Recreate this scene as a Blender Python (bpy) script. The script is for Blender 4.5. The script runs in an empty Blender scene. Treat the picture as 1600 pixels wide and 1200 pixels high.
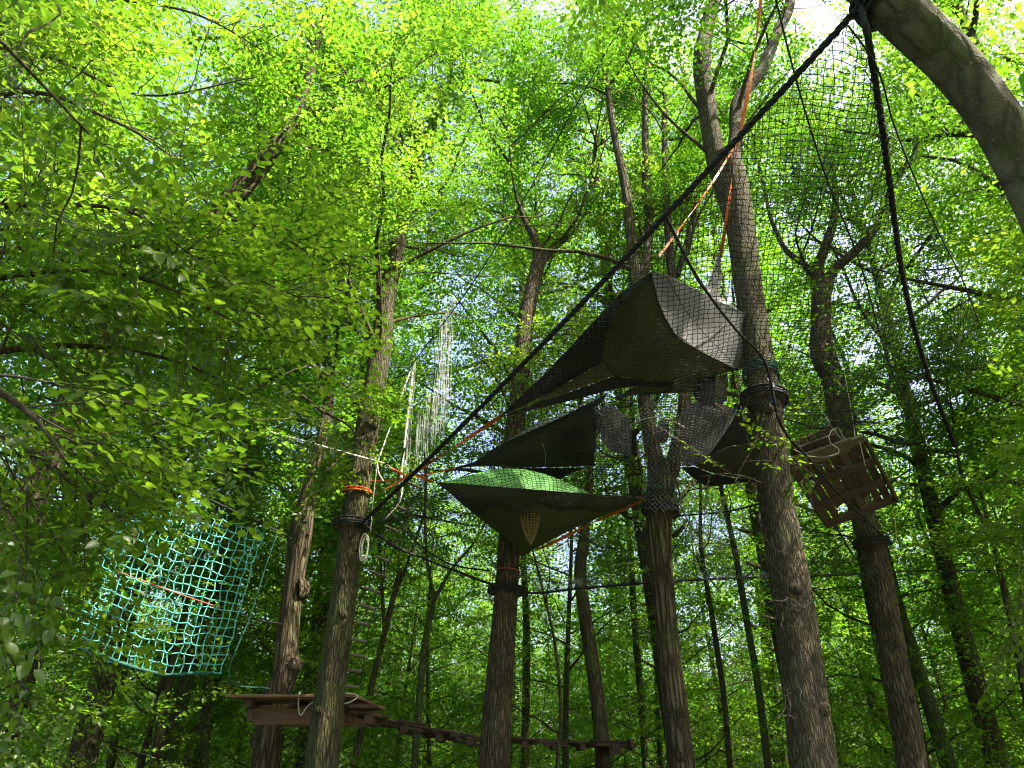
import bpy, bmesh, math, random
import numpy as np
from mathutils import Vector, Matrix
from mathutils.geometry import delaunay_2d_cdt
from math import radians as rad, pi, sin, cos, tan, atan2, sqrt

sc = bpy.context.scene
COL = sc.collection
rng = np.random.default_rng(11)
random.seed(11)

# ------------------------------------------------------------------ camera
CAMZ, PITCH, FPX = 1.6, rad(29.3), 1067.0
cd = bpy.data.cameras.new('camera'); cam = bpy.data.objects.new('camera', cd); COL.objects.link(cam)
cam.location = (0, 0, CAMZ); cam.rotation_euler = (rad(90) + PITCH, 0, 0)
cd.sensor_width = 36; cd.lens = 36 * FPX / 1600; cd.clip_start = .05; cd.clip_end = 600
sc.camera = cam

# ------------------------------------------------------------------ light
SUN_EL, SUN_AZ = rad(56), rad(106)            # azimuth measured from +Y towards +X
SUN = np.array([sin(SUN_AZ) * cos(SUN_EL), cos(SUN_AZ) * cos(SUN_EL), sin(SUN_EL)])
world = bpy.data.worlds.new('World'); sc.world = world; world.use_nodes = True
wn = world.node_tree; bg = wn.nodes['Background']
sky = wn.nodes.new('ShaderNodeTexSky'); sky.sky_type = 'NISHITA'; sky.sun_disc = False
sky.sun_elevation = SUN_EL; sky.sun_rotation = SUN_AZ
sky.dust_density = 4.5; sky.ozone_density = .6; sky.air_density = .9
wn.links.new(sky.outputs[0], bg.inputs[0]); bg.inputs[1].default_value = 0.15
sl = bpy.data.lights.new('sun', 'SUN'); sl.energy = 5.0; sl.angle = rad(.53); sl.color = (1, .92, .76)
so = bpy.data.objects.new('sun', sl); COL.objects.link(so)
so.rotation_euler = Vector(SUN).to_track_quat('Z', 'Y').to_euler()
sc.view_settings.view_transform = 'Standard'; sc.view_settings.look = 'None'
sc.view_settings.gamma = 1; sc.view_settings.use_curve_mapping = False
sc.view_settings.exposure = 2.02
cy = sc.cycles
cy.max_bounces = 7; cy.diffuse_bounces = 5; cy.glossy_bounces = 2; cy.transmission_bounces = 5; cy.transparent_max_bounces = 6
cy.use_adaptive_sampling = True; cy.adaptive_threshold = .02
cy.sample_clamp_indirect = 6
cy.pixel_filter_type = 'BLACKMAN_HARRIS'; cy.filter_width = 1.15

# ------------------------------------------------------------------ helpers
cp_, sp_ = cos(PITCH), sin(PITCH)
def W(px, py, Y):
    """point on the sight line of photo pixel (px, py) at ground distance Y"""
    xc = (px - 800) / FPX; yc = (600 - py) / FPX
    d = np.array([xc, cp_ - yc * sp_, sp_ + yc * cp_])
    t = Y / d[1]
    return np.array([0, 0, CAMZ]) + d * t
def depth(p):
    return p[1] * cp_ + (p[2] - CAMZ) * sp_
def pxm(p, w):                      # width in photo pixels -> metres at p
    return w * depth(p) / FPX
def unit(v):
    v = np.asarray(v, float); return v / (np.linalg.norm(v) + 1e-12)

class MB:
    def __init__(s): s.V = []; s.F = {3: [], 4: []}; s.n = 0; s.T = {3: [], 4: []}
    def add(s, V, F, tint=None):
        V = np.asarray(V, float).reshape(-1, 3); F = np.asarray(F, int)
        s.V.append(V); s.F[F.shape[1]].append(F + s.n); s.n += len(V)
        s.T[F.shape[1]].append(np.full(len(F), .5) if tint is None else tint)
    def mesh(s, name, mat, smooth=True, tints=False):
        V = np.concatenate(s.V) if s.V else np.zeros((0, 3))
        parts = [(k, np.concatenate(s.F[k]), np.concatenate(s.T[k])) for k in (3, 4) if sum(len(f) for f in s.F[k])]
        if not parts: print('EMPTY MESH', name)
        if not parts: tints = False
        me = bpy.data.meshes.new(name)
        nl = sum(p[1].size for p in parts); nf = sum(len(p[1]) for p in parts)
        me.vertices.add(len(V)); me.vertices.foreach_set('co', V.astype(np.float32).ravel())
        me.loops.add(nl); me.polygons.add(nf)
        if parts:
            me.loops.foreach_set('vertex_index', np.concatenate([p[1].ravel() for p in parts]).astype(np.int32))
            tot = np.concatenate([np.full(len(p[1]), p[0]) for p in parts])
            st = np.concatenate([[0], np.cumsum(tot)[:-1]])
            me.polygons.foreach_set('loop_start', st.astype(np.int32))
            me.polygons.foreach_set('use_smooth', np.full(nf, smooth))
        if tints:
            a = me.attributes.new('tint', 'FLOAT', 'FACE')
            a.data.foreach_set('value', np.concatenate([p[2] for p in parts]).astype(np.float32))
        me.update(calc_edges=True)
        if mat: me.materials.append(mat)
        return me
    def obj(s, name, mat, parent=None, smooth=True, tints=False):
        return link(name, s.mesh(name, mat, smooth, tints), parent)

def link(name, me, parent=None, loc=None):
    o = bpy.data.objects.new(name, me); COL.objects.link(o)
    if parent is not None:
        o.parent = parent
        if loc is None:                       # geometry was given in world space
            o.matrix_parent_inverse = Matrix.Translation(parent.location).inverted()
    if loc is not None: o.location = loc
    return o
def tag(o, label=None, cat=None, group=None, kind=None):
    if label: o['label'] = label
    if cat: o['category'] = cat
    if group: o['group'] = group
    if kind: o['kind'] = kind
    return o
def thing(name, loc, label, cat, group=None):
    o = bpy.data.objects.new(name, None); COL.objects.link(o); o.location = tuple(float(c) for c in loc)
    o.empty_display_size = .2
    return tag(o, label, cat, group)

def frames(P):
    P = np.asarray(P, float); n = len(P)
    T = np.gradient(P, axis=0); T /= np.linalg.norm(T, axis=1)[:, None] + 1e-9
    a = np.array([0, 0, 1.]) if abs(T[0][2]) < .9 else np.array([0, 1., 0])
    N = np.zeros((n, 3)); u = unit(np.cross(T[0], a))
    for i in range(n):
        u = unit(u - T[i] * np.dot(u, T[i])); N[i] = u
    return T, N, np.cross(T, N)
def tube(mb, P, R, sides=6, tint=None, cap=False, rad_noise=None):
    P = np.asarray(P, float); n = len(P); R = np.broadcast_to(np.asarray(R, float), (n,))
    T, N, B = frames(P)
    a = np.arange(sides) * 2 * pi / sides
    rr = R[:, None] * np.ones(sides)[None]
    if rad_noise is not None: rr = rr * rad_noise(a, n)
    V = P[:, None] + rr[..., None] * (np.cos(a)[None, :, None] * N[:, None] + np.sin(a)[None, :, None] * B[:, None])
    i = np.arange(n - 1)[:, None] * sides; j = np.arange(sides)[None]; k = (j + 1) % sides
    F = np.stack([i + j, i + k, i + sides + k, i + sides + j], -1).reshape(-1, 4)
    mb.add(V.reshape(-1, 3), F, tint if tint is None else np.full(len(F), tint))
    if cap:
        c0 = V[0]; c1 = V[-1]
        for ring, c, fl in ((V[0], P[0], 1), (V[-1], P[-1], 0)):
            VV = np.vstack([ring, c]); jj = np.arange(sides); kk = (jj + 1) % sides
            FF = np.stack([kk, jj, np.full(sides, sides)] if fl else [jj, kk, np.full(sides, sides)], -1)
            mb.add(VV, FF)
def spline(P, n):
    P = np.asarray(P, float); m = len(P)
    if m == 2: return P[0] + (P[1] - P[0]) * np.linspace(0, 1, n)[:, None]
    d = np.concatenate([[0], np.cumsum(np.linalg.norm(np.diff(P[:, :3], axis=0), axis=1))]); d /= d[-1]
    t = np.linspace(0, 1, n); out = np.zeros((n, P.shape[1]))
    M = np.gradient(P, d, axis=0)
    for q, tt in enumerate(t):
        i = min(max(np.searchsorted(d, tt) - 1, 0), m - 2); h = d[i + 1] - d[i]; s = (tt - d[i]) / h
        out[q] = ((1 + 2 * s) * (1 - s) ** 2 * P[i] + s * (1 - s) ** 2 * h * M[i] + s * s * (3 - 2 * s) * P[i + 1] + s * s * (s - 1) * h * M[i + 1])
    return out
def sagline(a, b, sag, n=24):
    t = np.linspace(0, 1, n)[:, None]; P = a + (np.asarray(b) - a) * t
    P[:, 2] -= (4 * sag * t * (1 - t))[:, 0]; return P
def box(mb, c, ex, ey, ez, sx, sy, sz):
    """oriented box, half axes"""
    c = np.asarray(c, float); ex = unit(ex) * sx / 2; ey = unit(ey) * sy / 2; ez = unit(ez) * sz / 2
    V = [c + a * ex + b * ey + d * ez for d in (-1, 1) for b in (-1, 1) for a in (-1, 1)]
    F = [[0, 2, 3, 1], [4, 5, 7, 6], [0, 1, 5, 4], [2, 6, 7, 3], [0, 4, 6, 2], [1, 3, 7, 5]]
    mb.add(V, F)

# ------------------------------------------------------------------ materials
def newmat(name):
    m = bpy.data.materials.new(name); m.use_nodes = True; nt = m.node_tree
    for n in list(nt.nodes): nt.nodes.remove(n)
    return m, nt, nt.nodes.new('ShaderNodeOutputMaterial')
def nd(nt, t, **k):
    n = nt.nodes.new(t)
    for a, v in k.items(): setattr(n, a, v)
    return n
def leaf_mat(name, dark, light, tr_dark, tr_light, trans=.5, gloss=.06):
    m, nt, out = newmat(name); L = nt.links.new
    at = nd(nt, 'ShaderNodeAttribute', attribute_name='tint')
    oi = nd(nt, 'ShaderNodeObjectInfo')
    ad = nd(nt, 'ShaderNodeMath', operation='MULTIPLY_ADD'); L(oi.outputs['Random'], ad.inputs[0]); ad.inputs[1].default_value = .35; L(at.outputs['Fac'], ad.inputs[2])
    su = nd(nt, 'ShaderNodeMath', operation='SUBTRACT', use_clamp=True); L(ad.outputs[0], su.inputs[0]); su.inputs[1].default_value = .17
    c1 = nd(nt, 'ShaderNodeMix', data_type='RGBA'); c1.inputs[6].default_value = (*dark, 1); c1.inputs[7].default_value = (*light, 1); L(su.outputs[0], c1.inputs[0])
    c2 = nd(nt, 'ShaderNodeMix', data_type='RGBA'); c2.inputs[6].default_value = (*tr_dark, 1); c2.inputs[7].default_value = (*tr_light, 1); L(su.outputs[0], c2.inputs[0])
    df = nd(nt, 'ShaderNodeBsdfDiffuse'); L(c1.outputs[2], df.inputs[0])
    tr = nd(nt, 'ShaderNodeBsdfTranslucent'); L(c2.outputs[2], tr.inputs[0])
    mx = nd(nt, 'ShaderNodeMixShader'); mx.inputs[0].default_value = trans; L(df.outputs[0], mx.inputs[1]); L(tr.outputs[0], mx.inputs[2])
    gl = nd(nt, 'ShaderNodeBsdfGlossy'); gl.inputs['Roughness'].default_value = .38; gl.inputs[0].default_value = (.9, .95, .9, 1)
    m2 = nd(nt, 'ShaderNodeMixShader'); m2.inputs[0].default_value = gloss; L(mx.outputs[0], m2.inputs[1]); L(gl.outputs[0], m2.inputs[2])
    L(m2.outputs[0], out.inputs[0]); return m
def bark_mat(name, c_dark, c_light, sc_xy=16, sc_z=2.6, bump=.9, dist=.03, moss=0.0, spots=False):
    m, nt, out = newmat(name); L = nt.links.new
    tc = nd(nt, 'ShaderNodeTexCoord'); mp = nd(nt, 'ShaderNodeMapping'); L(tc.outputs['Object'], mp.inputs[0]); mp.inputs['Scale'].default_value = (sc_xy, sc_xy, sc_z)
    vo = nd(nt, 'ShaderNodeTexVoronoi', feature='DISTANCE_TO_EDGE'); vo.inputs['Scale'].default_value = 1
    n1 = nd(nt, 'ShaderNodeTexNoise'); n1.inputs['Scale'].default_value = 1.3; n1.inputs['Detail'].default_value = 5; L(mp.outputs[0], n1.inputs['Vector'])
    wp = nd(nt, 'ShaderNodeMix', data_type='VECTOR'); wp.inputs[0].default_value = .35; L(mp.outputs[0], wp.inputs[4]); L(n1.outputs['Color'], wp.inputs[5])
    ad = nd(nt, 'ShaderNodeVectorMath', operation='MULTIPLY_ADD'); L(n1.outputs['Color'], ad.inputs[0]); ad.inputs[1].default_value = (.8, .8, .8); L(mp.outputs[0], ad.inputs[2])
    L(ad.outputs[0], vo.inputs['Vector'])
    rp = nd(nt, 'ShaderNodeValToRGB'); rp.color_ramp.elements[0].position = .0; rp.color_ramp.elements[1].position = .26; L(vo.outputs['Distance'], rp.inputs[0])
    n2 = nd(nt, 'ShaderNodeTexNoise'); n2.inputs['Scale'].default_value = 60; n2.inputs['Detail'].default_value = 4; L(tc.outputs['Object'], n2.inputs['Vector'])
    hs = nd(nt, 'ShaderNodeMath', operation='MULTIPLY_ADD'); L(n2.outputs[0], hs.inputs[0]); hs.inputs[1].default_value = .5; L(rp.outputs[0], hs.inputs[2])
    n3 = nd(nt, 'ShaderNodeTexNoise'); n3.inputs['Scale'].default_value = 3.0; n3.inputs['Detail'].default_value = 4; L(tc.outputs['Object'], n3.inputs['Vector'])
    mul = nd(nt, 'ShaderNodeMath', operation='MULTIPLY'); L(hs.outputs[0], mul.inputs[0]); L(n3.outputs[0], mul.inputs[1])
    c1 = nd(nt, 'ShaderNodeMix', data_type='RGBA'); c1.inputs[6].default_value = (*c_dark, 1); c1.inputs[7].default_value = (*c_light, 1); L(mul.outputs[0], c1.inputs[0])
    last = c1.outputs[2]
    if moss:
        r2 = nd(nt, 'ShaderNodeValToRGB'); r2.color_ramp.elements[0].position = .62 - moss * .25; r2.color_ramp.elements[1].position = .8; L(n3.outputs[0], r2.inputs[0])
        c2 = nd(nt, 'ShaderNodeMix', data_type='RGBA'); L(r2.outputs[0], c2.inputs[0]); L(last, c2.inputs[6]); c2.inputs[7].default_value = (.07, .10, .025, 1); last = c2.outputs[2]
    if spots:
        v2 = nd(nt, 'ShaderNodeTexVoronoi', feature='F1'); v2.inputs['Scale'].default_value = 13; dv = nd(nt, 'ShaderNodeVectorMath', operation='MULTIPLY_ADD'); L(n2.outputs['Color'], dv.inputs[0]); dv.inputs[1].default_value = (.05, .05, .05); L(tc.outputs['Object'], dv.inputs[2]); L(dv.outputs[0], v2.inputs['Vector'])
        r3 = nd(nt, 'ShaderNodeValToRGB'); r3.color_ramp.elements[0].position = .05; r3.color_ramp.elements[0].color = (1, 1, 1, 1); r3.color_ramp.elements[1].position = .14; r3.color_ramp.elements[1].color = (0, 0, 0, 1); L(v2.outputs['Distance'], r3.inputs[0])
        c3 = nd(nt, 'ShaderNodeMix', data_type='RGBA'); L(r3.outputs[0], c3.inputs[0]); L(last, c3.inputs[6]); c3.inputs[7].default_value = (.26, .26, .19, 1); last = c3.outputs[2]
    bs = nd(nt, 'ShaderNodeBsdfPrincipled'); bs.inputs['Roughness'].default_value = .9; bs.inputs['Specular IOR Level'].default_value = .2; L(last, bs.inputs['Base Color'])
    bp = nd(nt, 'ShaderNodeBump'); bp.inputs['Strength'].default_value = bump; bp.inputs['Distance'].default_value = dist; L(hs.outputs[0], bp.inputs['Height']); L(bp.outputs[0], bs.inputs['Normal'])
    L(bs.outputs[0], out.inputs[0]); return m
def cloth_mat(name, col, trans=.15, rough=.7, scale=40, var=.25):
    m, nt, out = newmat(name); L = nt.links.new
    tc = nd(nt, 'ShaderNodeTexCoord'); n = nd(nt, 'ShaderNodeTexNoise'); n.inputs['Scale'].default_value = 2.2; n.inputs['Detail'].default_value = 5; L(tc.outputs['Object'], n.inputs['Vector'])
    n2 = nd(nt, 'ShaderNodeTexNoise'); n2.inputs['Scale'].default_value = scale; n2.inputs['Detail'].default_value = 3; L(tc.outputs['Object'], n2.inputs['Vector'])
    c = nd(nt, 'ShaderNodeMix', data_type='RGBA'); c.inputs[6].default_value = (*[x * (1 - var) for x in col], 1); c.inputs[7].default_value = (*[min(1, x * (1 + var)) for x in col], 1); L(n.outputs[0], c.inputs[0])
    bs = nd(nt, 'ShaderNodeBsdfPrincipled'); bs.inputs['Roughness'].default_value = rough; L(c.outputs[2], bs.inputs['Base Color'])
    bp = nd(nt, 'ShaderNodeBump'); bp.inputs['Strength'].default_value = .35; bp.inputs['Distance'].default_value = .02; L(n2.outputs[0], bp.inputs['Height']); L(bp.outputs[0], bs.inputs['Normal'])
    if trans:
        tr = nd(nt, 'ShaderNodeBsdfTranslucent'); L(c.outputs[2], tr.inputs[0])
        mx = nd(nt, 'ShaderNodeMixShader'); mx.inputs[0].default_value = trans; L(bs.outputs[0], mx.inputs[1]); L(tr.outputs[0], mx.inputs[2]); L(mx.outputs[0], out.inputs[0])
    else: L(bs.outputs[0], out.inputs[0])
    return m
def wood_mat(name, a, b):
    m, nt, out = newmat(name); L = nt.links.new
    tc = nd(nt, 'ShaderNodeTexCoord'); oi = nd(nt, 'ShaderNodeObjectInfo'); mp = nd(nt, 'ShaderNodeMapping'); mp.inputs['Scale'].default_value = (2.5, 14, 14)
    L(tc.outputs['Object'], mp.inputs[0])
    n = nd(nt, 'ShaderNodeTexNoise', noise_dimensions='4D'); n.inputs['Scale'].default_value = 3; n.inputs['Detail'].default_value = 6; L(mp.outputs[0], n.inputs['Vector']); L(oi.outputs['Random'], n.inputs['W'])
    ad = nd(nt, 'ShaderNodeMath', operation='MULTIPLY_ADD'); L(oi.outputs['Random'], ad.inputs[0]); ad.inputs[1].default_value = .5; L(n.outputs[0], ad.inputs[2])
    su = nd(nt, 'ShaderNodeMath', operation='SUBTRACT', use_clamp=True); L(ad.outputs[0], su.inputs[0]); su.inputs[1].default_value = .25
    c = nd(nt, 'ShaderNodeMix', data_type='RGBA'); c.inputs[6].default_value = (*a, 1); c.inputs[7].default_value = (*b, 1); L(su.outputs[0], c.inputs[0])
    bs = nd(nt, 'ShaderNodeBsdfPrincipled'); bs.inputs['Roughness'].default_value = .8; L(c.outputs[2], bs.inputs['Base Color'])
    bp = nd(nt, 'ShaderNodeBump'); bp.inputs['Strength'].default_value = .5; bp.inputs['Distance'].default_value = .01; L(n.outputs[0], bp.inputs['Height']); L(bp.outputs[0], bs.inputs['Normal'])
    L(bs.outputs[0], out.inputs[0]); return m
def rope_mat(name, col, rough=.8):
    m, nt, out = newmat(name); L = nt.links.new
    tc = nd(nt, 'ShaderNodeTexCoord'); n = nd(nt, 'ShaderNodeTexNoise'); n.inputs['Scale'].default_value = 25; n.inputs['Detail'].default_value = 3; L(tc.outputs['Object'], n.inputs['Vector'])
    c = nd(nt, 'ShaderNodeMix', data_type='RGBA'); c.inputs[6].default_value = (*[x * .7 for x in col], 1); c.inputs[7].default_value = (*[min(1, x * 1.3) for x in col], 1); L(n.outputs[0], c.inputs[0])
    bs = nd(nt, 'ShaderNodeBsdfPrincipled'); bs.inputs['Roughness'].default_value = rough; L(c.outputs[2], bs.inputs['Base Color'])
    bp = nd(nt, 'ShaderNodeBump'); bp.inputs['Strength'].default_value = .5; bp.inputs['Distance'].default_value = .01; L(n.outputs[0], bp.inputs['Height']); L(bp.outputs[0], bs.inputs['Normal'])
    L(bs.outputs[0], out.inputs[0]); return m

M = {}
M['leaf_far'] = leaf_mat('leaf_far', (.045, .090, .004), (.11, .165, .008), (.10, .32, .008), (.28, .50, .03), .62, .025)
M['leaf_mid'] = leaf_mat('leaf_mid', (.043, .088, .004), (.10, .155, .008), (.09, .31, .008), (.27, .49, .03), .62, .025)
M['leaf_near'] = leaf_mat('leaf_near', (.040, .080, .005), (.085, .135, .009), (.11, .29, .008), (.34, .52, .03), .58, .035)
M['bark'] = bark_mat('bark_furrowed', (.022, .018, .011), (.22, .18, .115), 40, 6.2, .9, .025, moss=.25)
M['bark_mossy'] = bark_mat('bark_mossy_furrowed', (.022, .018, .009), (.20, .165, .09), 33, 5, .9, .03, moss=.75)
M['bark_warm'] = bark_mat('bark_warm_furrowed', (.024, .018, .011), (.25, .19, .12), 30, 4.2, 1.0, .03, moss=.15)
M['bark_rough'] = bark_mat('bark_flaking', (.024, .019, .010), (.23, .18, .105), 16, 1.7, 1.0, .05, moss=.3)
M['bark_smooth'] = bark_mat('bark_smooth', (.065, .058, .038), (.20, .175, .12), 7, 3, .9, .03, spots=True, moss=.3)
M['bark_far'] = bark_mat('bark_far', (.028, .022, .013), (.15, .12, .075), 14, 3, .6, .03, moss=.5)
M['bark_ivy'] = bark_mat('bark_mossy', (.03, .035, .018), (.14, .14, .07), 14, 5, .8, .03, moss=1.2)
M['twig'] = rope_mat('twig_bark', (.07, .058, .042))
M['olive'] = cloth_mat('olive_fabric', (.115, .115, .05), .05)
M['grey'] = cloth_mat('grey_fabric', (.15, .15, .145), .18)
M['olive_shade'] = cloth_mat('shaded_olive_fabric', (.048, .045, .030), .03)  # darker olive: shade on the tent floors put into the colour
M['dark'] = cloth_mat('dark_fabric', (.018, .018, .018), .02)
M['green'] = cloth_mat('green_fabric', (.17, .46, .11), .45)
M['green_dark'] = cloth_mat('green_floor_fabric', (.07, .085, .035), .04)
M['tan'] = cloth_mat('tan_fabric', (.3, .26, .15), .2)
M['black'] = rope_mat('black_rope', (.012, .012, .013))
M['blacknet'] = rope_mat('black_netting', (.010, .011, .011), .6)
M['greynet'] = rope_mat('weathered_netting', (.19, .185, .165))
M['brownnet'] = rope_mat('brown_netting', (.30, .20, .07))
M['orange'] = rope_mat('orange_webbing', (.75, .14, .02), .5)
M['white'] = rope_mat('pale_rope', (.55, .52, .43))
M['string'] = rope_mat('white_string', (.5, .5, .47))
M['teal'] = rope_mat('teal_rope', (.13, .52, .46), .5)
M['tealdark'] = rope_mat('dark_green_rope', (.01, .09, .07))
M['wood'] = wood_mat('stained_boards', (.026, .014, .008), (.11, .060, .034))
M['wood_warm'] = wood_mat('paler_warm_boards', (.08, .045, .02), (.32, .185, .09))  # paler and warmer than the other boards, for the left platform
M['wood_pale'] = wood_mat('weathered_boards', (.05, .04, .022), (.14, .11, .068))
M['wood_rung'] = wood_mat('rung_wood', (.06, .045, .03), (.2, .16, .11))
M['metal'] = rope_mat('metal_fitting', (.35, .37, .42), .35)
M['plastic'] = rope_mat('pale_tag_plastic', (.6, .72, .75), .4)
M['blue'] = rope_mat('blue_webbing', (.04, .09, .35), .5)
M['pink'] = rope_mat('faded_red_cord', (.5, .12, .09))

def ground_mat():
    m, nt, out = newmat('leaf_litter_soil'); L = nt.links.new
    tc = nd(nt, 'ShaderNodeTexCoord'); n = nd(nt, 'ShaderNodeTexNoise'); n.inputs['Scale'].default_value = 1.2; n.inputs['Detail'].default_value = 9; L(tc.outputs['Object'], n.inputs['Vector'])
    v = nd(nt, 'ShaderNodeTexVoronoi'); v.inputs['Scale'].default_value = 14; L(tc.outputs['Object'], v.inputs['Vector'])
    r = nd(nt, 'ShaderNodeValToRGB'); r.color_ramp.elements[0].color = (.05, .035, .02, 1); r.color_ramp.elements[1].color = (.07, .10, .03, 1)
    r.color_ramp.elements[0].position = .4; r.color_ramp.elements[1].position = .6; L(n.outputs[0], r.inputs[0])
    mx = nd(nt, 'ShaderNodeMix', data_type='RGBA'); mx.inputs[0].default_value = .25; L(r.outputs[0], mx.inputs[6]); L(v.outputs['Color'], mx.inputs[7]); mx.blend_type = 'MULTIPLY'
    bs = nd(nt, 'ShaderNodeBsdfPrincipled'); bs.inputs['Roughness'].default_value = .95; L(mx.outputs[2], bs.inputs['Base Color']); L(bs.outputs[0], out.inputs[0]); return m

# ------------------------------------------------------------------ ground
def build_ground():
    n = 60; xs = np.linspace(-1, 1, n); g = np.sign(xs) * np.abs(xs) ** 2.2 * 260
    X, Y = np.meshgrid(g, g); Y = Y + 20
    Z = .12 * np.sin(X * .35 + 1) * np.cos(Y * .3) + .06 * np.sin(X * 1.1 + Y * .7) - .12
    V = np.stack([X, Y, Z], -1).reshape(-1, 3)
    i = np.arange(n - 1)[:, None] * n + np.arange(n - 1)[None]; F = np.stack([i, i + 1, i + n + 1, i + n], -1).reshape(-1, 4)
    mb = MB(); mb.add(V, F); o = mb.obj('forest_floor', ground_mat()); tag(o, 'forest floor of soil and leaf litter', kind='structure')
build_ground()

# ------------------------------------------------------------------ foliage tools
def leaf_quads(rg, base, d, nrm, L, wid):
    """folded four-corner leaves: base point, direction, surface normal, length, half width"""
    s = np.cross(d, nrm); s /= np.linalg.norm(s, axis=1)[:, None] + 1e-9
    L = L[:, None]; fold = rg.uniform(.02, .16, (len(base), 1)) * L
    mid = base + d * L * .48 - nrm * 0
    V = np.stack([base, mid + s * wid * L + nrm * fold, base + d * L, mid - s * wid * L + nrm * fold], 1)
    return V
def make_spray(rg, n_side=5, leaf=.075, length=.75, hexa=False):
    """one flat spray: a main twig with side twigs, leaves alternating; returns leaf verts (k,4,3), twig segs"""
    B, D, Nn, tw = [], [], [], []
    def row(p0, d0, ln, nl):
        side = 1; bend = rg.normal(0, .25, 3); bend[2] = -abs(bend[2]) * .6
        prev = np.array(p0)
        for k in range(nl):
            t = (k + .7) / nl
            p = p0 + d0 * ln * t + bend * ln * t * t * .35
            dd = unit(d0 + bend * t * .5); lat = unit(np.cross([0, 0, 1], dd)) * side
            dl = unit(dd * rg.uniform(.35, .8) + lat * rg.uniform(.6, 1) + np.array([0, 0, rg.normal(-.12, .22)]))
            if k == nl - 1: dl = dd
            nn = unit(np.array([rg.normal(0, .33), rg.normal(0, .33), 1]));
            nn = unit(nn - dl * np.dot(nn, dl))
            B.append(p); D.append(dl); Nn.append(nn); side = -side
            tw.append((prev, p)); prev = p
    row(np.zeros(3), np.array([1., 0, 0]), length, max(4, int(length / (leaf * .62))))
    for q in range(n_side):
        t = (q + 1) / (n_side + 1.3); sgn = 1 if q % 2 else -1
        a = rg.uniform(.55, .95) * sgn; l2 = length * rg.uniform(.3, .5) * (1.15 - t * .6)
        row(np.array([length * t, 0, 0]), np.array([cos(a), sin(a), rg.normal(-.05, .12)]), l2, max(2, int(l2 / (leaf * .62))))
    B = np.array(B); D = np.array(D); Nn = np.array(Nn)
    L = leaf * rg.uniform(.5, 1.28, len(B))
    return leaf_quads(rg, B, D, Nn, L, rg.uniform(.27, .36)), tw
def make_bank(seed, k=8, **kw):
    rg = np.random.default_rng(seed); return [make_spray(rg, **kw) for _ in range(k)]
BANK_MID = make_bank(1, leaf=.085, length=.8, n_side=5)
BANK_FAR = make_bank(2, leaf=.11, length=1.05, n_side=4)
BANK_NEAR = make_bank(3, leaf=.080, length=.65, n_side=4)

# holes in the canopy where the sun comes through: (point, radius)
SHAFTS = [(W(235, 930, 9.0), .75), (W(300, 900, 9.2), .35), (W(490, 1060, 9.0), .3), (W(580, 770, 9.0), .35), (W(600, 490, 9.2), .35), (W(790, 1160, 10.3), .4),
          (W(1410, 1080, 10.8), .45), (W(850, 745, 8.6), .6), (W(760, 745, 8.6), .5), (W(1100, 470, 6.6), .7), (W(900, 640, 8.2), .6), (W(660, 620, 10), .9), (W(690, 520, 10), .7),
          (W(460, 800, 11), .5), (W(1320, 700, 9.6), .4), (W(90, 430, 4.6), .8), (W(250, 230, 4.6), .9), (W(160, 130, 4.6), .7), (W(600, 180, 7), 1.0), (W(550, 280, 7), .8),
          (W(560, 620, 8.7), .7), (W(1420, 110, 2.8), .25), (W(400, 260, 6.8), .5), (W(1040, 960, 10), .3)]
_r = np.random.default_rng(99)
for _q in range(22):
    SHAFTS.append((W(_r.uniform(150, 1550), _r.uniform(650, 1180), _r.uniform(13, 21)), _r.uniform(.9, 1.5)))
def sunkeep(P, margin=.3):
    k = np.ones(len(P), bool)
    for c, r in SHAFTS:
        v = P - c; t = v @ SUN; q = v - t[:, None] * SUN
        k &= ~((t > .9) & (np.linalg.norm(q, axis=1) < r + margin * .6))
    return k
def campos_keep(P, rmin=1.6):
    return np.linalg.norm(P - np.array([0, 0, CAMZ]), axis=1) > rmin

def place_sprays(mb_leaf, mb_tw, rg, O, dirs, bank, scale=1., cull=True, twr=.0045, leafkeep=1., keepf=None):
    O = np.asarray(O, float); dirs = np.asarray(dirs, float)
    if len(O) == 0: return
    if cull:
        k = sunkeep(O + dirs * .3) & campos_keep(O); O = O[k]; dirs = dirs[k]
    if keepf is not None:
        k = keepf(O + dirs * .35); O = O[k]; dirs = dirs[k]
    if len(O) == 0: return
    up = np.tile([0, 0, 1.], (len(O), 1)) + rg.normal(0, .22, (len(O), 3))
    X = dirs / (np.linalg.norm(dirs, axis=1)[:, None] + 1e-9)
    Yv = np.cross(up, X); Yv /= np.linalg.norm(Yv, axis=1)[:, None] + 1e-9
    Z = np.cross(X, Yv); R = np.stack([X, Yv, Z], 1)
    typ = rg.integers(0, len(bank), len(O)); s = scale * rg.uniform(.75, 1.2, len(O))
    for t in range(len(bank)):
        sel = np.where(typ == t)[0]
        if len(sel) == 0: continue
        T, tw = bank[t]; K = T.shape[0]
        VV = np.einsum('kqi,nij->nkqj', T, R[sel]) * s[sel][:, None, None, None] + O[sel][:, None, None, :]
        VV = VV.reshape(-1, 4, 3)
        tint = np.clip(rg.normal(.5, .2, len(VV)) + np.repeat(rg.normal(0, .16, len(sel)), K), 0, 1)
        if leafkeep < 1:
            kk = rg.random(len(VV)) < leafkeep; VV = VV[kk]; tint = tint[kk]
        F = np.arange(len(VV) * 4).reshape(-1, 4)
        mb_leaf.add(VV.reshape(-1, 3), F, tint)
        if mb_tw is not None:
            tip = np.array([.62, 0, -.03]) if bank is not BANK_FAR else np.array([.85, 0, -.03])
            for i in sel:
                a = O[i]; b = O[i] + (tip @ R[i]) * s[i]
                tube(mb_tw, [a, b], [twr, twr * .4], 3)

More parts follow.
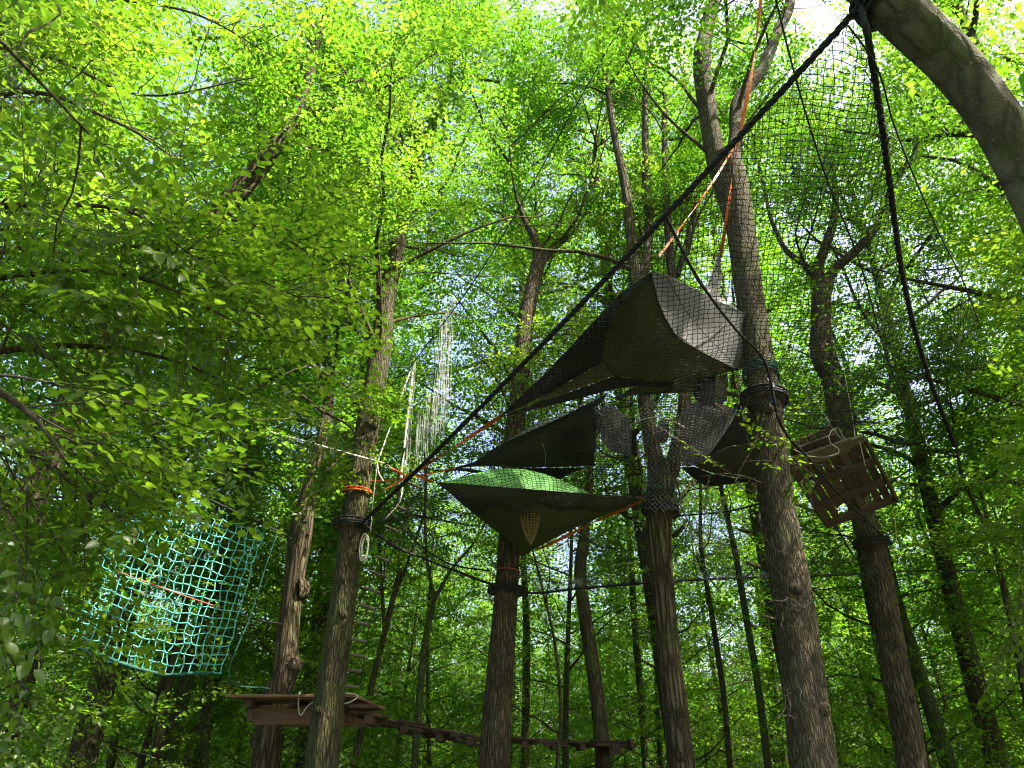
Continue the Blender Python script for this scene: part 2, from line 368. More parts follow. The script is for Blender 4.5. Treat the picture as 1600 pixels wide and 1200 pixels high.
def grow(rg, p, d, ln, nseg=7, up=.06, wob=.16):
    P = [np.array(p, float)]; d = unit(d); st = ln / nseg
    for i in range(nseg):
        d = unit(d + rg.normal(0, wob, 3) + np.array([0, 0, up])); P.append(P[-1] + d * st)
    return np.array(P)

def branch_out(rg, mb_w, limbs, bank, mb_l, mb_t, sub_step=.42, sub_len=1.2, spray_step=.17, scale=1., cull=True, start=.25, keepf=None, droop=-.04, leafkeep=1., minz=None):
    """sub-branches and leafy sprays along every limb polyline (pts, r0)"""
    O, D = [], []
    for P, r0 in limbs:
        ln = np.linalg.norm(np.diff(P, axis=0), axis=1).sum(); n = len(P)
        k = int(ln / sub_step)
        for q in range(k):
            t = start + (1 - start) * (q + rg.random()) / max(k, 1)
            i = min(int(t * (n - 1)), n - 2); f = t * (n - 1) - i
            p = P[i] * (1 - f) + P[i + 1] * f; ax = unit(P[i + 1] - P[i])
            az = rg.uniform(0, 2 * pi); lat = unit(np.cross(ax, [cos(az), sin(az), .3 * rg.normal()]))
            lat[2] *= .5
            l2 = sub_len * (1.15 - .65 * t) * rg.uniform(.6, 1.25)
            S = grow(rg, p, ax * .5 + lat, l2, 4, droop, .16)
            if keepf is not None and not keepf(S[-1:])[0]: continue
            r = max(.006, r0 * (1 - t) * .45); tube(mb_w, S, np.linspace(r, .004, len(S)), 4)
            m = max(1, int(l2 / spray_step))
            for w in range(m):
                tt = .15 + .85 * (w + rg.random()) / m; i2 = min(int(tt * 4), 3); f2 = tt * 4 - i2
                sp = S[i2] * (1 - f2) + S[i2 + 1] * f2; sa = unit(S[i2 + 1] - S[i2])
                sd = unit(np.cross(sa, [0, 0, 1]) * (1 if w % 2 else -1) * rg.uniform(.4, 1) + sa * .7 + np.array([0, 0, rg.normal(-.08, .15)]))
                O.append(sp); D.append(sd)
            O.append(S[-1]); D.append(unit(S[-1] - S[-2]))
    if O:
        place_sprays(mb_l, mb_t, rg, np.array(O), np.array(D), bank, scale, cull, keepf=keepf, leafkeep=leafkeep)
    return len(O)

def trunk_noise(rg, amp=.06, lump=.05):
    ph = rg.uniform(0, 6.28, 8); fr = rg.integers(2, 6, 8)
    def f(a, n):
        t = np.arange(n)[:, None] / 6.
        r = 1 + 0 * t + 0 * a[None]
        for k in range(4): r = r + amp / (k + 1.5) * np.sin(a[None] * fr[k] + ph[k] + t * (.35 + .25 * k))
        r = r + lump * np.sin(t * 1.3 + ph[5]) * np.sin(a[None] + ph[6])
        return r + rg.normal(0, amp * .10, (n, len(a)))
    return f

# ------------------------------------------------------------------ hero trees, traced from where they stand
def path3(pts):
    """(px, py, Y, width px) -> centre line (n,3) and radii"""
    C = np.array([W(a, b, c) for a, b, c, w in pts]); R = np.array([pxm(C[i], pts[i][3]) / 2 * .93 for i in range(len(pts))])
    return C, R
def to_ground(C, R):
    d = unit(C[1] - C[0]); 
    if C[0][2] > 0:
        z = C[0][2] + .15; dd = np.array([d[0] * .55, d[1] * .55, d[2]]); f = C[0] - dd / dd[2] * z
        C = np.vstack([f, C]); R = np.concatenate([[R[0] * 1.12], R])
    return C, R
def hero_tree(name, label, pts, mat, stems=(), top=None, seed=0, sides=28, limbs=0, limb_z=(8, 15), limb_len=3.4, height=18.5, bank=None, sub_len=1.3, scale=1.0, keepf=None, group=None, cat='tree', dens=1., extra=(), knots=()):
    rg = np.random.default_rng(seed); bank = bank or BANK_MID
    C, R = path3(pts); C, R = to_ground(C, R)
    end_d = unit(C[-1] - C[-2])
    if C[-1][2] < height and top is None and not stems:
        dd = unit(end_d * .6 + np.array([0, 0, .8])); st = (height - C[-1][2]) / 4
        for q in range(4):
            C = np.vstack([C, C[-1] + unit(dd + rg.normal(0, .1, 3)) * st]); R = np.append(R, R[-1] * .72)
    n = max(16, int(np.linalg.norm(np.diff(C, axis=0), axis=1).sum() / .12))
    S = spline(np.hstack([C, R[:, None]]), n)
    t = thing(name, (C[0][0], C[0][1], 0), label, cat, group)
    mb = MB(); tube(mb, S[:, :3], np.maximum(S[:, 3], .01), sides, rad_noise=trunk_noise(rg, .05))
    for kz, kaz, kr in knots:
        i = np.argmin(abs(S[:, 2] - kz)); c = S[i, :3]; r = S[i, 3]
        dd = np.array([cos(kaz), sin(kaz), .15]); tube(mb, [c + dd * r * .6, c + dd * r * .98, c + dd * (r + kr * .5), c + dd * (r + kr * .62)], [kr * 1.3, kr * 1.1, kr * .7, kr * .15], 10)
    mb.obj('trunk', mat, t)
    LM = []
    for sp in stems:
        c2, r2 = path3(sp); e = unit(c2[-1] - c2[-2])
        if c2[-1][2] < height:
            st = (height - c2[-1][2]) / 4 + .3
            for q in range(4): c2 = np.vstack([c2, c2[-1] + unit(e * .5 + np.array([0, 0, .8]) + rg.normal(0, .12, 3)) * st]); r2 = np.append(r2, r2[-1] * .7)
        m = max(14, int(np.linalg.norm(np.diff(c2, axis=0), axis=1).sum() / .14))
        s2 = spline(np.hstack([c2, r2[:, None]]), m); mb = MB(); tube(mb, s2[:, :3], np.maximum(s2[:, 3], .008), 16, rad_noise=trunk_noise(rg, .05)); mb.obj('stem', mat, t)
        LM.append((s2[:, :3], r2[0]))
    src = [x[0] for x in LM] if LM else [S[:, :3]]
    limb_list = []
    for q in range(limbs):
        P = src[q % len(src)]; z = rg.uniform(*limb_z); i = np.argmin(abs(P[:, 2] - z)); a = rg.uniform(0, 2 * pi)
        ln = limb_len * rg.uniform(.6, 1.15) * (1.1 - .5 * (z - limb_z[0]) / max(limb_z[1] - limb_z[0], .1))
        G = grow(rg, P[i], [cos(a), sin(a), rg.uniform(.5, 1.5)], ln, 7, .05, .17)
        limb_list.append((G, .034 * ln / 3)); 
    for ex in extra: limb_list.append(ex)
    ml, mt, mw = MB(), MB(), MB()
    for G, r in limb_list: 
        mb = MB(); tube(mb, G, np.linspace(r, r * .2, len(G)), 8); mb.obj('limb', M['bark_far'] if mat is not M['bark_smooth'] else M['bark_far'], t)
    branch_out(rg, mt, limb_list, bank, ml, mt, sub_len=sub_len, scale=scale, keepf=keepf, sub_step=.40 / (dens * (1.3 if len(limb_list) > 12 else 1)))
    if ml.V: ml.obj('crown', M['leaf_mid'], t, tints=True, smooth=False)
    if mt.V: mt.obj('twigs', M['twig'], t)['kind'] = 'stuff'
    return t, S

# keep foliage of the hero crowns out of the space round tents and nets
def clearzone(P):
    """False inside the open space held by tents, ropes and nets"""
    x, y, z = P[:, 0], P[:, 1], P[:, 2]
    low = (x > -2.6) & (x < 4.6) & (y > 2.0) & (y < 9.8) & (z > 1.5) & (z < 6.2 + .25 * (9 - y))
    high = (x > -.6) & (x < 6.4) & (y > 2.0) & (y < 10.9) & (z > 1.5) & (z < np.minimum(11.2, 2.6 + 1.12 * y)) & (x < .62 * y + .9)
    inside = low | high
    return ~inside

hero = {}
hero['left'] = hero_tree('oak_tree', 'straight furrowed trunk left of the green tent, carrying the orange strap loop', 
    [(498, 1240, 9.0, 57), (508, 1150, 9, 53), (522, 1040, 9.0, 47), (541, 900, 9.0, 43), (553, 800, 9.0, 42), (570, 690, 9.0, 39), (584, 610, 9.05, 37), (595, 540, 9.1, 35), (603, 470, 9.2, 30), (618, 400, 9.3, 26), (640, 300, 9.4, 22)],
    M['bark_mossy'], seed=21, limbs=20, limb_z=(6.2, 17.5), limb_len=3.6, keepf=clearzone, knots=[(3.3, -1.2, .06), (2.2, -2.0, .05), (5.9, -.9, .09)])
hero['center'] = hero_tree('oak_tree', 'grey brown furrowed trunk standing behind the green tent with a red cord round it',
    [(770, 1240, 10.3, 55), (775, 1150, 10.3, 51), (782, 1050, 10.3, 46), (790, 930, 10.3, 42), (797, 820, 10.3, 38), (803, 700, 10.35, 34), (812, 600, 10.4, 30), (822, 500, 10.45, 27), (843, 405, 10.5, 22)],
    M['bark_warm'], stems=[[(843, 410, 10.5, 22), (836, 375, 10.5, 14), (820, 345, 10.4, 9), (808, 310, 10.3, 5)], [(843, 410, 10.5, 18), (868, 384, 10.7, 13), (885, 372, 11, 9), (905, 350, 11.3, 5)]],
    seed=22, limbs=20, limb_z=(8.5, 17.5), limb_len=3.6, keepf=clearzone, knots=[(2.6, -1.5, .05), (3.9, -1.7, .04), (1.9, -1.3, .04)])
hero['fork'] = hero_tree('oak_tree', 'forked tree with flaking deeply ridged bark between the centre tree and the widest trunk',
    [(1068, 1240, 9.6, 49), (1058, 1130, 9.6, 44), (1045, 1030, 9.6, 40), (1036, 930, 9.6, 38), (1030, 830, 9.6, 42), (1034, 760, 9.6, 44), (1036, 725, 9.6, 50)],
    M['bark_rough'], stems=[[(1030, 740, 9.6, 30), (1016, 680, 9.6, 26), (1008, 620, 9.65, 25), (1000, 520, 9.7, 22), (990, 410, 9.8, 19), (978, 300, 9.9, 16), (958, 200, 10, 12), (943, 100, 10.1, 9)],
                            [(1048, 740, 9.6, 28), (1062, 680, 9.7, 24), (1070, 620, 9.8, 22), (1058, 500, 9.9, 19), (1047, 400, 10, 15), (1041, 300, 10.1, 12), (1038, 200, 10.2, 9)],
                            [(1001, 450, 9.75, 17), (1013, 380, 9.9, 15), (1010, 280, 10.1, 14), (1008, 180, 10.2, 11), (1010, 60, 10.3, 8)],
                            [(1058, 430, 9.95, 10), (1085, 330, 10.3, 8), (1095, 240, 10.6, 6)]],
    seed=23, limbs=24, limb_z=(9, 17.8), limb_len=3.2, keepf=clearzone, knots=[(2.2, -1.4, .07), (3.0, -1.9, .06), (4.0, -1.2, .05), (1.7, -1.8, .06)])
hero['big'] = hero_tree('oak_tree', 'widest trunk with dark furrowed bark right of the tents, forked near the top',
    [(1275, 1240, 7.3, 76), (1261, 1130, 7.3, 71), (1248, 1020, 7.3, 66), (1236, 920, 7.3, 64), (1221, 820, 7.3, 58), (1206, 720, 7.3, 56), (1196, 640, 7.3, 53), (1185, 560, 7.35, 48), (1170, 450, 7.4, 46), (1156, 350, 7.45, 48), (1140, 285, 7.5, 56), (1130, 250, 7.5, 56)],
    M['bark'], stems=[[(1122, 262, 7.5, 34), (1110, 200, 7.5, 31), (1101, 140, 7.5, 31), (1096, 90, 7.5, 29), (1106, 40, 7.6, 23), (1118, -20, 7.7, 20), (1126, -80, 7.8, 18)],
                      [(1140, 265, 7.5, 30), (1150, 215, 7.6, 24), (1152, 165, 7.7, 22), (1190, 110, 7.9, 20), (1210, 60, 8.1, 18), (1235, 0, 8.3, 16)]],
    seed=24, sides=40, limbs=18, limb_z=(9, 17.5), limb_len=3.3, keepf=clearzone, knots=[(5.2, -1.8, .08), (2.0, -.9, .07), (3.1, -1.7, .06)])
hero['right'] = hero_tree('oak_tree', 'bent trunk behind the tilted plank platform, forking into two curved arms',
    [(1432, 1240, 10.8, 50), (1415, 1130, 10.8, 46), (1398, 1040, 10.8, 43), (1380, 940, 10.8, 41), (1365, 860, 10.8, 40), (1344, 790, 10.8, 38), (1325, 700, 10.8, 38), (1312, 650, 10.8, 36), (1300, 590, 10.8, 37), (1288, 560, 10.8, 40), (1283, 500, 10.85, 32), (1284, 440, 10.9, 33)],
    M['bark_warm'], stems=[[(1281, 455, 10.9, 22), (1278, 420, 10.9, 18), (1290, 385, 10.9, 16), (1303, 340, 11, 13), (1305, 310, 11, 11)],
                      [(1290, 455, 10.9, 22), (1300, 425, 10.9, 18), (1330, 398, 10.8, 15), (1362, 365, 10.7, 14), (1385, 325, 10.6, 13), (1398, 280, 10.5, 12), (1425, 250, 10.4, 10)],
                      [(1280, 440, 10.9, 14), (1255, 412, 11, 11), (1232, 395, 11.2, 9), (1212, 360, 11.4, 7)]],
    seed=25, limbs=18, limb_z=(9.5, 17.5), limb_len=3.4, keepf=clearzone, knots=[(6.9, 0.2, .14), (3.2, -1.6, .06), (2.4, -1.2, .05)])
hero['plat'] = hero_tree('hornbeam_tree', 'crooked swollen trunk carrying the left plank platform',
    [(408, 1240, 10.6, 46), (418, 1160, 10.6, 43), (428, 1090, 10.6, 40), (443, 1060, 10.6, 42), (448, 1000, 10.6, 37), (461, 900, 10.6, 32), (470, 830, 10.6, 38), (478, 790, 10.6, 30), (492, 730, 10.6, 24), (506, 670, 10.6, 20), (515, 600, 10.7, 17)],
    M['bark_rough'], seed=26, limbs=11, limb_z=(5.5, 13), height=14, limb_len=3.2, keepf=clearzone, knots=[(4.0, .3, .16), (1.9, -2.5, .1), (2.8, -.4, .12)])
hero['lean'] = hero_tree('beech_tree', 'thick smooth grey leaning trunk crossing the top right corner',
    [(1745, 860, 3.4, 98), (1725, 660, 3.35, 96), (1698, 510, 3.3, 92), (1662, 390, 3.25, 86), (1614, 284, 3.2, 80), (1552, 178, 3.1, 74), (1486, 96, 3.05, 76), (1419, 34, 3.0, 78), (1345, -36, 3.0, 76), (1275, -100, 3.0, 72)],
    M['bark_smooth'], seed=27, sides=40, limbs=10, limb_z=(8, 14), height=15, limb_len=3.4, keepf=clearzone, knots=[(3.9, 3.4, .08)])

# left leaning tree, its lower trunk behind the near leaves
hero['leftlean'] = hero_tree('hornbeam_tree', 'leaning trunk half hidden in leaves at upper left, sunlit near its tip',
    [(-40, 1000, 6.6, 60), (60, 760, 6.6, 52), (150, 560, 6.6, 46), (250, 425, 6.6, 40), (340, 335, 6.6, 36), (400, 268, 6.6, 30), (445, 205, 6.6, 27), (480, 140, 6.6, 22)],
    M['bark_rough'], seed=28, limbs=14, limb_z=(3.8, 12), height=13, limb_len=3.0, keepf=clearzone, dens=1.2)

# ------------------------------------------------------------------ slender trees of the middle distance
def slim(name, label, pts, mat='bark_far', seed=0, height=11, crown0=.35, stems=(), n=10, ln=1.8, group=None):
    return hero_tree(name, label, pts, M[mat], seed=seed, sides=12, limbs=n, limb_z=(height * crown0, height * .95), limb_len=ln, height=height, bank=BANK_MID, sub_len=1.0, scale=1.05, stems=stems, group=group, keepf=clearzone)
slim('mossy_tree', 'leaning mossy trunk that rises behind the teal cargo net', [(248, 1230, 13, 30), (275, 1130, 13, 26), (303, 1020, 13, 23), (335, 920, 13, 20), (362, 820, 13, 17), (380, 740, 13, 13)], 'bark_ivy', 31, 12)
slim('split_tree', 'pale split trunk left of the leaning mossy trunk', [(236, 1220, 12.4, 17), (252, 1130, 12.4, 15), (266, 1060, 12.4, 13), (284, 980, 12.4, 11), (300, 880, 12.4, 9)], 'bark_far', 32, 9)
slim('ivy_tree', 'upright dark ivy clad trunk left of the plank platform', [(316, 1220, 13.6, 17), (322, 1100, 13.6, 16), (338, 980, 13.6, 14), (356, 860, 13.6, 12), (375, 740, 13.6, 10)], 'bark_ivy', 33, 11)
slim('young_tree', 'thin dark forked tree between the left trunk and the centre trunk', [(646, 1220, 13, 12), (655, 1100, 13, 12), (665, 1000, 13, 11), (680, 930, 13, 9)], 'bark_ivy', 34, 9, .45,
     stems=[[(678, 935, 13, 7), (668, 880, 13, 5), (664, 800, 13, 4)], [(680, 935, 13, 7), (705, 890, 13, 5), (735, 855, 13, 4), (765, 800, 13, 3)]])
slim('beech_tree', 'dark trunk with sunlit orange bark behind the right end of the stepping bridge', [(945, 1230, 14.5, 26), (938, 1130, 14.5, 25), (926, 1040, 14.5, 24), (912, 950, 14.5, 23), (907, 890, 14.5, 22), (914, 830, 14.5, 18), (920, 740, 14.5, 14)], 'bark_far', 35, 14)
slim('sapling', 'thin curved sapling right of the centre trunk', [(868, 1220, 12.4, 6), (876, 1120, 12.4, 6), (866, 1000, 12.4, 5), (845, 910, 12.4, 4), (830, 850, 12.4, 3)], 'bark_far', 36, 8, .5, n=6, ln=1.2)
slim('young_tree', 'grey trunk close behind the right side of the centre trunk', [(820, 1220, 19, 14), (822, 1080, 19, 13), (822, 960, 19, 12), (818, 860, 19, 9)], 'bark_far', 37, 12)
slim('young_tree', 'pale thin trunk between the ridged forked tree and the widest trunk', [(1143, 1220, 16, 10), (1130, 1080, 16, 10), (1112, 960, 16, 9), (1095, 850, 16, 7)], 'bark_far', 38, 12)
slim('young_tree', 'dark thin trunk just left of the widest trunk', [(1203, 1220, 15, 13), (1186, 1080, 15, 12), (1165, 960, 15, 11), (1148, 860, 15, 10), (1130, 780, 15, 8)], 'bark_ivy', 39, 12)
slim('beech_tree', 'dark slanting trunk close behind the trunk with the tilted platform', [(1492, 1230, 13, 28), (1462, 1130, 13, 25), (1432, 1040, 13, 22), (1405, 950, 13, 18), (1388, 880, 13, 15)], 'bark_ivy', 40, 13)
slim('young_tree', 'slender trunk near the right edge of the picture', [(1612, 1130, 11, 12), (1590, 1020, 11, 11), (1570, 930, 11, 9), (1555, 860, 11, 7)], 'bark_far', 41, 10)
slim('young_tree', 'thin leaning twin stemmed tree behind the rope ladder', [(548, 1220, 14, 12), (572, 1110, 14, 11), (598, 1000, 14, 10), (625, 890, 14, 8)], 'bark_far', 42, 10, stems=[[(610, 950, 14, 6), (640, 870, 14, 5), (665, 790, 14, 4)], [(600, 985, 14, 6), (596, 900, 14, 5), (590, 800, 14, 4)]])
slim('beech_tree', 'broad grey trunk low at the far left edge', [(-10, 1220, 12, 34), (25, 1110, 12, 31), (55, 1020, 12, 28), (85, 920, 12, 24)], 'bark_far', 43, 13)
slim('young_tree', 'pale trunk seen between the far left trunk and the split trunk', [(168, 1220, 18, 13), (184, 1120, 18, 13), (196, 1040, 18, 11), (215, 930, 18, 9)], 'bark_far', 44, 12)
slim('young_tree', 'slim dark trunk left of the beech behind the bridge end', [(1010, 1220, 20, 13), (1002, 1100, 20, 12), (992, 980, 20, 11), (985, 860, 20, 8)], 'bark_ivy', 45, 13)
slim('young_tree', 'thin slanting stem at lower right beyond the platform tree', [(1560, 1230, 15, 10), (1530, 1110, 15, 9), (1498, 990, 15, 8), (1475, 900, 15, 6)], 'bark_far', 46, 11)

# ------------------------------------------------------------------ forest: templates copied with shared meshes
def template(seed, H, r, z0, rad_, nl, bank, sub_len, scale, name_mat, lk=1., sub_step=.6, up=(.2, .8)):
    rg = np.random.default_rng(seed)
    n = 14; zz = np.linspace(-.2, H, n); ph = rg.uniform(0, 6, 4)
    P = np.stack([.02 * H * np.sin(zz / H * 4 + ph[0]), .02 * H * np.sin(zz / H * 3.3 + ph[1]), zz], 1); P[:, :2] -= P[0, :2]
    mb = MB(); tube(mb, P, r * np.linspace(1.1, .18, n), 12, rad_noise=trunk_noise(rg, .05)); trunk = mb.mesh('trunk', M[name_mat])
    L = []
    for q in range(nl):
        z = z0 + (H - z0) * ((q + rg.random()) / nl) * .96; i = np.argmin(abs(zz - z)); a = q * 2.4 + rg.uniform(-.5, .5)
        ln = rad_ * rg.uniform(.65, 1.15) * (1 - .62 * ((z - z0) / (H - z0)) ** 1.5)
        p = np.array([np.interp(z, zz, P[:, 0]), np.interp(z, zz, P[:, 1]), z])
        L.append((grow(rg, p, [cos(a), sin(a), rg.uniform(*up)], ln, 6, .04, .15), r * .32))
    mw, ml = MB(), MB()
    for G, rr in L: tube(mw, G, np.linspace(rr, rr * .2, len(G)), 6)
    branch_out(rg, mw, L, bank, ml, None, sub_step=sub_step, sub_len=sub_len, spray_step=.27 * scale, scale=scale, cull=False, leafkeep=lk)
    return trunk, mw.mesh('limbs', M['bark_far']), ml.mesh('crown', M['leaf_far'], False, True)
TALL = [template(100 + i, 19 + i * .8, .2 + .02 * i, 6.5 - i * .3, 4.3, 30, BANK_FAR, 1.9, 1.0, 'bark_far', 1, .42) for i in range(4)]
MIDT = [template(140 + i, 12.5 + i * 1.0, .09 + .012 * i, 3.2, 3.2, 32, BANK_MID, 1.5, 1.2, 'bark_far', 1, .40, (.0, .6)) for i in range(3)]
UNDER = [template(120 + i, 7.5 + i * .8, .055 + .01 * i, .6, 2.7, 26, BANK_MID, 1.2, 1.15, 'bark_far' if i % 2 else 'bark_ivy', 1, .40, (.0, .5)) for i in range(4)]
NAMES = [(-99, 'left of the teal cargo net'), (100, 'behind the teal cargo net'), (430, 'behind the crooked platform trunk'), (560, 'between left trunk and centre trunk'), (800, 'between centre trunk and forked tree'),
         (1050, 'between forked tree and widest trunk'), (1250, 'between widest trunk and bent trunk'), (1420, 'right of the bent trunk'), (1600, 'beyond the right edge of the tents')]
def where(x, y):
    px = x / (y * .9) * FPX + 800
    return [n for a, n in NAMES if px >= a or a == -99][-1]
def place(tmpl, name, x, y, rz, s, label, cat, group):
    if label is None or (group in (G1, G2)):
        far = 'close' if y < 19 else 'farther off' if y < 30 else 'deep in the wood'
        kind = 'tall broad tree' if tmpl in TALL else 'slender leafy tree' if tmpl in MIDT else 'low bushy tree'
        label = kind + ' ' + far + ' ' + where(x, y); group = group + ', ' + far + ' ' + where(x, y)
    t = thing(name, (x, y, 0), label, cat, group); t.rotation_euler = (0, 0, rz); t.scale = (s, s, s)
    for nm, me in zip(('trunk', 'limbs', 'crown'), tmpl):
        o = bpy.data.objects.new(nm, me); COL.objects.link(o); o.parent = t
    return t
hero_xy = [(h[1][0][0], h[1][0][1]) for h in hero.values()]
def scatter(n, ymin, ymax, dmin, seed, avoid=lambda x, y: False, xs=1.05):
    rg = np.random.default_rng(seed); out = []; tries = 0
    while len(out) < n and tries < 20000:
        tries += 1; y = sqrt(rg.uniform(ymin ** 2, ymax ** 2)); x = rg.uniform(-1, 1) * (y * xs + 4)
        if avoid(x, y): continue
        if min([(x - a) ** 2 + (y - b) ** 2 for a, b in out + hero_xy] + [99]) < dmin ** 2: continue
        out.append((x, y))
    return out
G1 = 'tall trees of the forest behind the tents'; G2 = 'leafy young trees of the forest understorey'
def off_sun(x, y):      # leave the side from which the sun comes a little more open
    return x > 6 and y < 14
rg = np.random.default_rng(77)
for i, (x, y) in enumerate(scatter(36, 15, 46, 3.2, 5, off_sun)):
    place(TALL[i % 4] if i % 3 == 0 else MIDT[i % 3], 'forest_tree', x, y, rg.uniform(0, 6.28), rg.uniform(.85, 1.15), 'tall leafy forest tree standing well behind the tents and nets', 'tree', G1)
for i, (x, y) in enumerate(scatter(160, 13.5, 48, 1.7, 6)):
    place(UNDER[i % 4], 'understorey_tree', x, y, rg.uniform(0, 6.28), rg.uniform(.75, 1.2), 'young bushy tree with low green sprays among the trunks behind the tents', 'tree', G2)
for i, (x, y) in enumerate([(-.5, 16.5), (6.5, 17.0), (-4.4, 17.3), (3.75, 17.0), (-6.8, 16.4)]):
    place(TALL[i % 4], 'forest_tree', x, y, i * 2.1, 1.12, None, 'tree', G1)
for i, (x, y) in enumerate([(-9, 7.5), (-11.5, 12), (-6.5, 11.8), (9.5, 9.5), (8.2, 13.2), (12.5, 12), (-13, 3)]):
    place(TALL[i % 4], 'forest_tree', x, y, rg.uniform(0, 6.28), .9, 'tall leafy edge tree ' + where(x, y) + (' in front' if y < 9 else ' in the second row' if y < 12.5 else ' in the back row'), 'tree', 'tall trees flanking the tents')
for i, (x, y) in enumerate([(-7.5, 9.2), (-9.5, 12.8), (9.6, 10.6), (9.4, 13.2), (7.4, 14.2), (-6.2, 13.2), (11.5, 15), (-5.0, 15.5)]):
    place(UNDER[i % 4], 'understorey_tree', x, y, rg.uniform(0, 6.28), .95, 'young leafy edge tree ' + where(x, y) + (' in front' if y < 10 else ' in the second row' if y < 13 else ' in the back row'), 'tree', 'young trees flanking the tents')

def place_shade_tree(tmpl, x, y, rz, s_, label):  # added trees that shade the scene, crowns thinned for dappled sun
    t = thing('forest_tree', (x, y, 0), label, 'tree', 'trees standing beside and behind the viewer')
    for nm, me in zip(('trunk', 'limbs'), tmpl[:2]):
        o = bpy.data.objects.new(nm, me); COL.objects.link(o); o.parent = t; o.rotation_euler = (0, 0, rz); o.scale = (s_, s_, s_)
    me = tmpl[2]; V = np.zeros(len(me.vertices) * 3, np.float32); me.vertices.foreach_get('co', V); V = V.reshape(-1, 4, 3)
    tn = np.zeros(len(me.polygons), np.float32); me.attributes['tint'].data.foreach_get('value', tn)
    c, s2 = cos(rz), sin(rz); Rm = np.array([[c, s2, 0], [-s2, c, 0], [0, 0, 1]]); V = (V @ Rm) * s_ + np.array([x, y, 0])
    cen = V.mean(1); k = np.ones(len(V), bool)
    for cc, r_ in SHAFTS:
        v = cen - cc; tt = v @ SUN; q = v - tt[:, None] * SUN; k &= ~((tt > .9) & (np.linalg.norm(q, axis=1) < r_))
    k &= clearzone(cen) & campos_keep(cen, 2.6) & (np.random.default_rng(int(abs(x * 10))).random(len(cen)) > .4)
    k &= ~((cen[:, 1] > 0) & (abs(cen[:, 0]) < .95 * cen[:, 1] + .3) & (cen[:, 2] < 5.5))
    mb = MB(); V = V[k] - np.array([x, y, 0]); mb.add(V.reshape(-1, 3), np.arange(len(V) * 4).reshape(-1, 4), tn[k]); o = link('crown', mb.mesh('crown', M['leaf_far'], False, True)); o.parent = t
for i, (x, y) in enumerate([(4.6, -.9), (8.6, 2.4), (6.0, -5.0), (1.3, -1.4), (7.2, -1.6), (1.4, -5.6), (-2.2, -.9), (-5.8, -2.6)]):
    place_shade_tree(TALL[i % 4] if i % 2 else MIDT[i % 3], x, y, i * 1.3, 1.1 + .06 * (i % 3), 'tall leafy tree beside the viewer whose branches reach in from the edge')
for i, (x, y, rz) in enumerate([(9.7, 9.0, 1.), (10.8, 6.6, 2.)]):
    place(MIDT[i], 'forest_tree', x, y, rz, .95, ['dense dark leafy tree filling the right edge behind the leaning trunk', 'dense dark leafy tree close to the right edge in front'][i], 'tree', None)
# far wood that reads as one mass
def far_wood():
    rg = np.random.default_rng(9); ml = MB(); n = 8000
    y = rg.uniform(42, 75, n); x = rg.uniform(-1, 1, n) * (y * 1.1 + 8); z = np.where(rg.random(n) < .62, rg.uniform(-.3, 7, n), rg.uniform(2, 22, n)); a = rg.uniform(0, 6.28, n)
    O = np.stack([x, y, z], 1); D = np.stack([np.cos(a), np.sin(a), rg.normal(0, .3, n)], 1)
    place_sprays(ml, None, rg, O, D, BANK_FAR, 2.6, False, leafkeep=.7)
    o = ml.obj('far_woodland', M['leaf_far'], tints=True, smooth=False); tag(o, 'distant mass of green woodland closing the view', kind='stuff')
far_wood()

